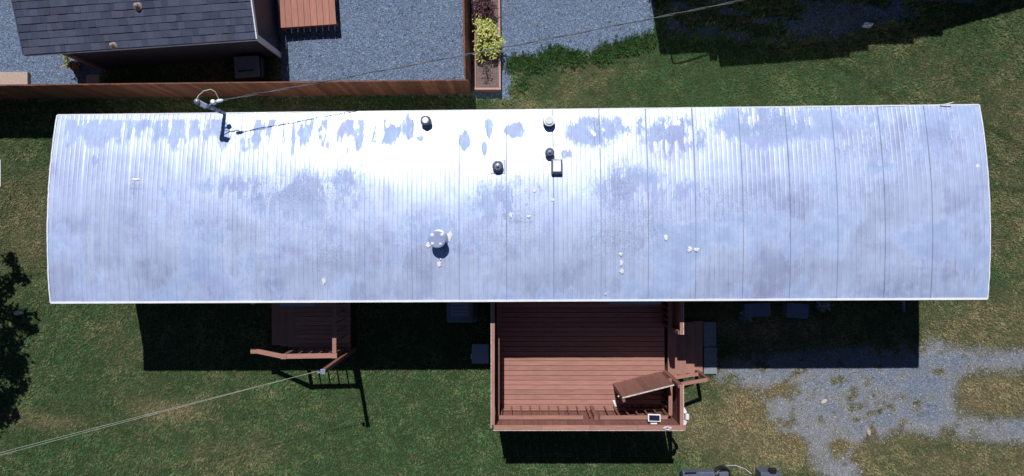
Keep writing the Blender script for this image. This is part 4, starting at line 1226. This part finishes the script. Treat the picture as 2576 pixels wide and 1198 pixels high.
tag(box('paver', None, M['slab'], ((a.x + b.x) / 2, (a.y + b.y) / 2, .02), (b.x - a.x, a.y - b.y, .08), (0, 0, .01), .01), 'grey tan paver against the fence left of the neighbour house shadow', 'paver')
q = at(197, 170, 0)
pot = thing('flower_pot', 'orange terracotta pot with green plant by the neighbour house corner', 'flower pot', q)
put('pot', lathe_me('pot', [(.07, 0), (.11, .2), (.125, .2), (.125, .25), (.10, .25), (.09, .22)], 18), M['terracotta'], pot, q)
put('foliage', leaves('foliage', None, (.20, .17, .10), 150, .075, ((.06, .12, .02), (.36, .38, .05), (.50, .12, .07)), 55, 9), M['leaf'], pot, q + Vector((.03, .03, .30)))
for i, (px, py) in enumerate(((122, 222 - 90 + 86), (150, 219), (172, 220))):
    pass

# ------------------------------------------------------------------ loose litter
def crumple(name, px, py, z, s, mat, label, cat, seed):
    rr = random.Random(seed); bm = bmesh.new()
    bmesh.ops.create_icosphere(bm, subdivisions=2, radius=1)
    for v in bm.verts:
        f = rr.uniform(.6, 1.25); v.co = Vector((v.co.x * s[0] * f, v.co.y * s[1] * f, v.co.z * s[2] * f))
    q = at(px, py, z)
    return tag(put(name, bm_mesh(name, bm), mat, None, q), label, cat)
crumple('crumpled_paper', 48, 788, .03, (.14, .07, .05), M['stone'], 'crumpled white paper on the lawn beside the tree shadow', 'litter', 3)
crumple('plastic_bag', 2182, 64, .06, (.17, .09, .07), M['white'], 'crumpled white plastic bag in the dark shade at upper right', 'litter', 9)
a, b = at(-60, 402, .04), at(2.0, 470, .04)
tag(box('white_board', None, M['sealant'], ((a.x + b.x) / 2, (a.y + b.y) / 2, .02), (b.x - a.x, a.y - b.y, .06), (0, 0, 0), .01), 'pale cream board lying at the far left edge of the lawn', 'board')

# ------------------------------------------------------------------ beyond the frame: what casts the big shadows
nb2 = thing('neighbour_building', 'flat roofed stepped neighbour building whose shade falls at upper right', 'house', (9, 9.5, 0))
HB = 3.0
def wing(x0, x1, ysh, slope, h=HB):
    """a wing whose eave shadow runs along ysh at x0 with the given slope"""
    xa, xb = x0 - SX * h, x1 - SX * h
    ya = ysh - SY * h; yb = ya + slope * (x1 - x0)
    c = wloc(nb2)
    put('wing', prism_me('wing', [(xa - c.x, ya - c.y), (xb - c.x, yb - c.y), (xb - c.x, yb + 3.5 - c.y), (xa - c.x, ya + 3.5 - c.y)], 0, h), M['dark_siding'], nb2, (c.x, c.y, 0))
wing(4.33, 5.72, 5.23, .05)
wing(5.79, 6.01, 5.06, .02)
wing(6.08, 9.88, 4.88, .074)
wing(9.88, 10.42, 5.31, .10)
wing(10.42, 11.75, 5.53, .02)
wing(11.75, 12.6, 5.72, .08)
wing(12.6, 19.0, 5.95, .277)
hk = [(4.31, 7.5, 2.55), (4.33, 7.13, 2.6), (4.37, 6.95, 2.6), (4.47, 6.91, 2.6), (4.87, 7.01, 2.6), (5.37, 7.17, 2.6), (5.5, 7.6, 2.6)]
put('gutter_arm', tube_me('gutter_arm', [(x - 9, y - 9.5, z) for x, y, z in hk], .025, 6), M['white'], nb2, (9, 9.5, 0))

tree = thing('garden_tree', 'leafy tree beyond the left edge whose shadow falls on the lawn', 'tree', (-15.95, -1.2, 0))
tp = Vector((-15.95, -1.2, 0))
put('trunk', tube_me('trunk', [(0, 0, -.1), (.05, 0, 1.0), (0, .1, 2.2), (.1, 0, 3.6)], [.17, .14, .11, .05], 9), M['bark'], tree, tp)
tr = np.random.default_rng(5)
for k in range(9):
    t = k * 2.4; L = 1.0 + .8 * tr.random()
    put('limb', tube_me('limb', [(0, 0, 1.2 + .2 * k), (L * .5 * math.cos(t), L * .5 * math.sin(t), 1.7 + .2 * k), (L * math.cos(t), L * math.sin(t), 2.0 + .22 * k)], [.06, .04, .015], 6), M['bark'], tree, tp)
for i, (px, py, rp) in enumerate(((31, 647, 15), (45, 691, 25), (4, 716, 28), (72, 810, 24), (50, 797, 22), (22, 800, 38), (8, 890, 50), (30, 915, 36), (40, 955, 28), (2, 1005, 46), (26, 1030, 22), (-60, 850, 110), (-80, 990, 95), (-70, 720, 80))):
    z = 2.5 + .5 * tr.random()
    q = Vector(((px - 1288) / 86 - SX * z, (590 - py) / 86 - SY * z, z))
    r_ = rp / 86
    put('crown', leaves('crown', None, (r_, r_, r_ * .8), int(60 + 1500 * r_ * r_), .13, ((.025, .05, .018), (.05, .085, .028)), 200 + i, 6 + int(14 * r_)), M['leaf'], tree, q)
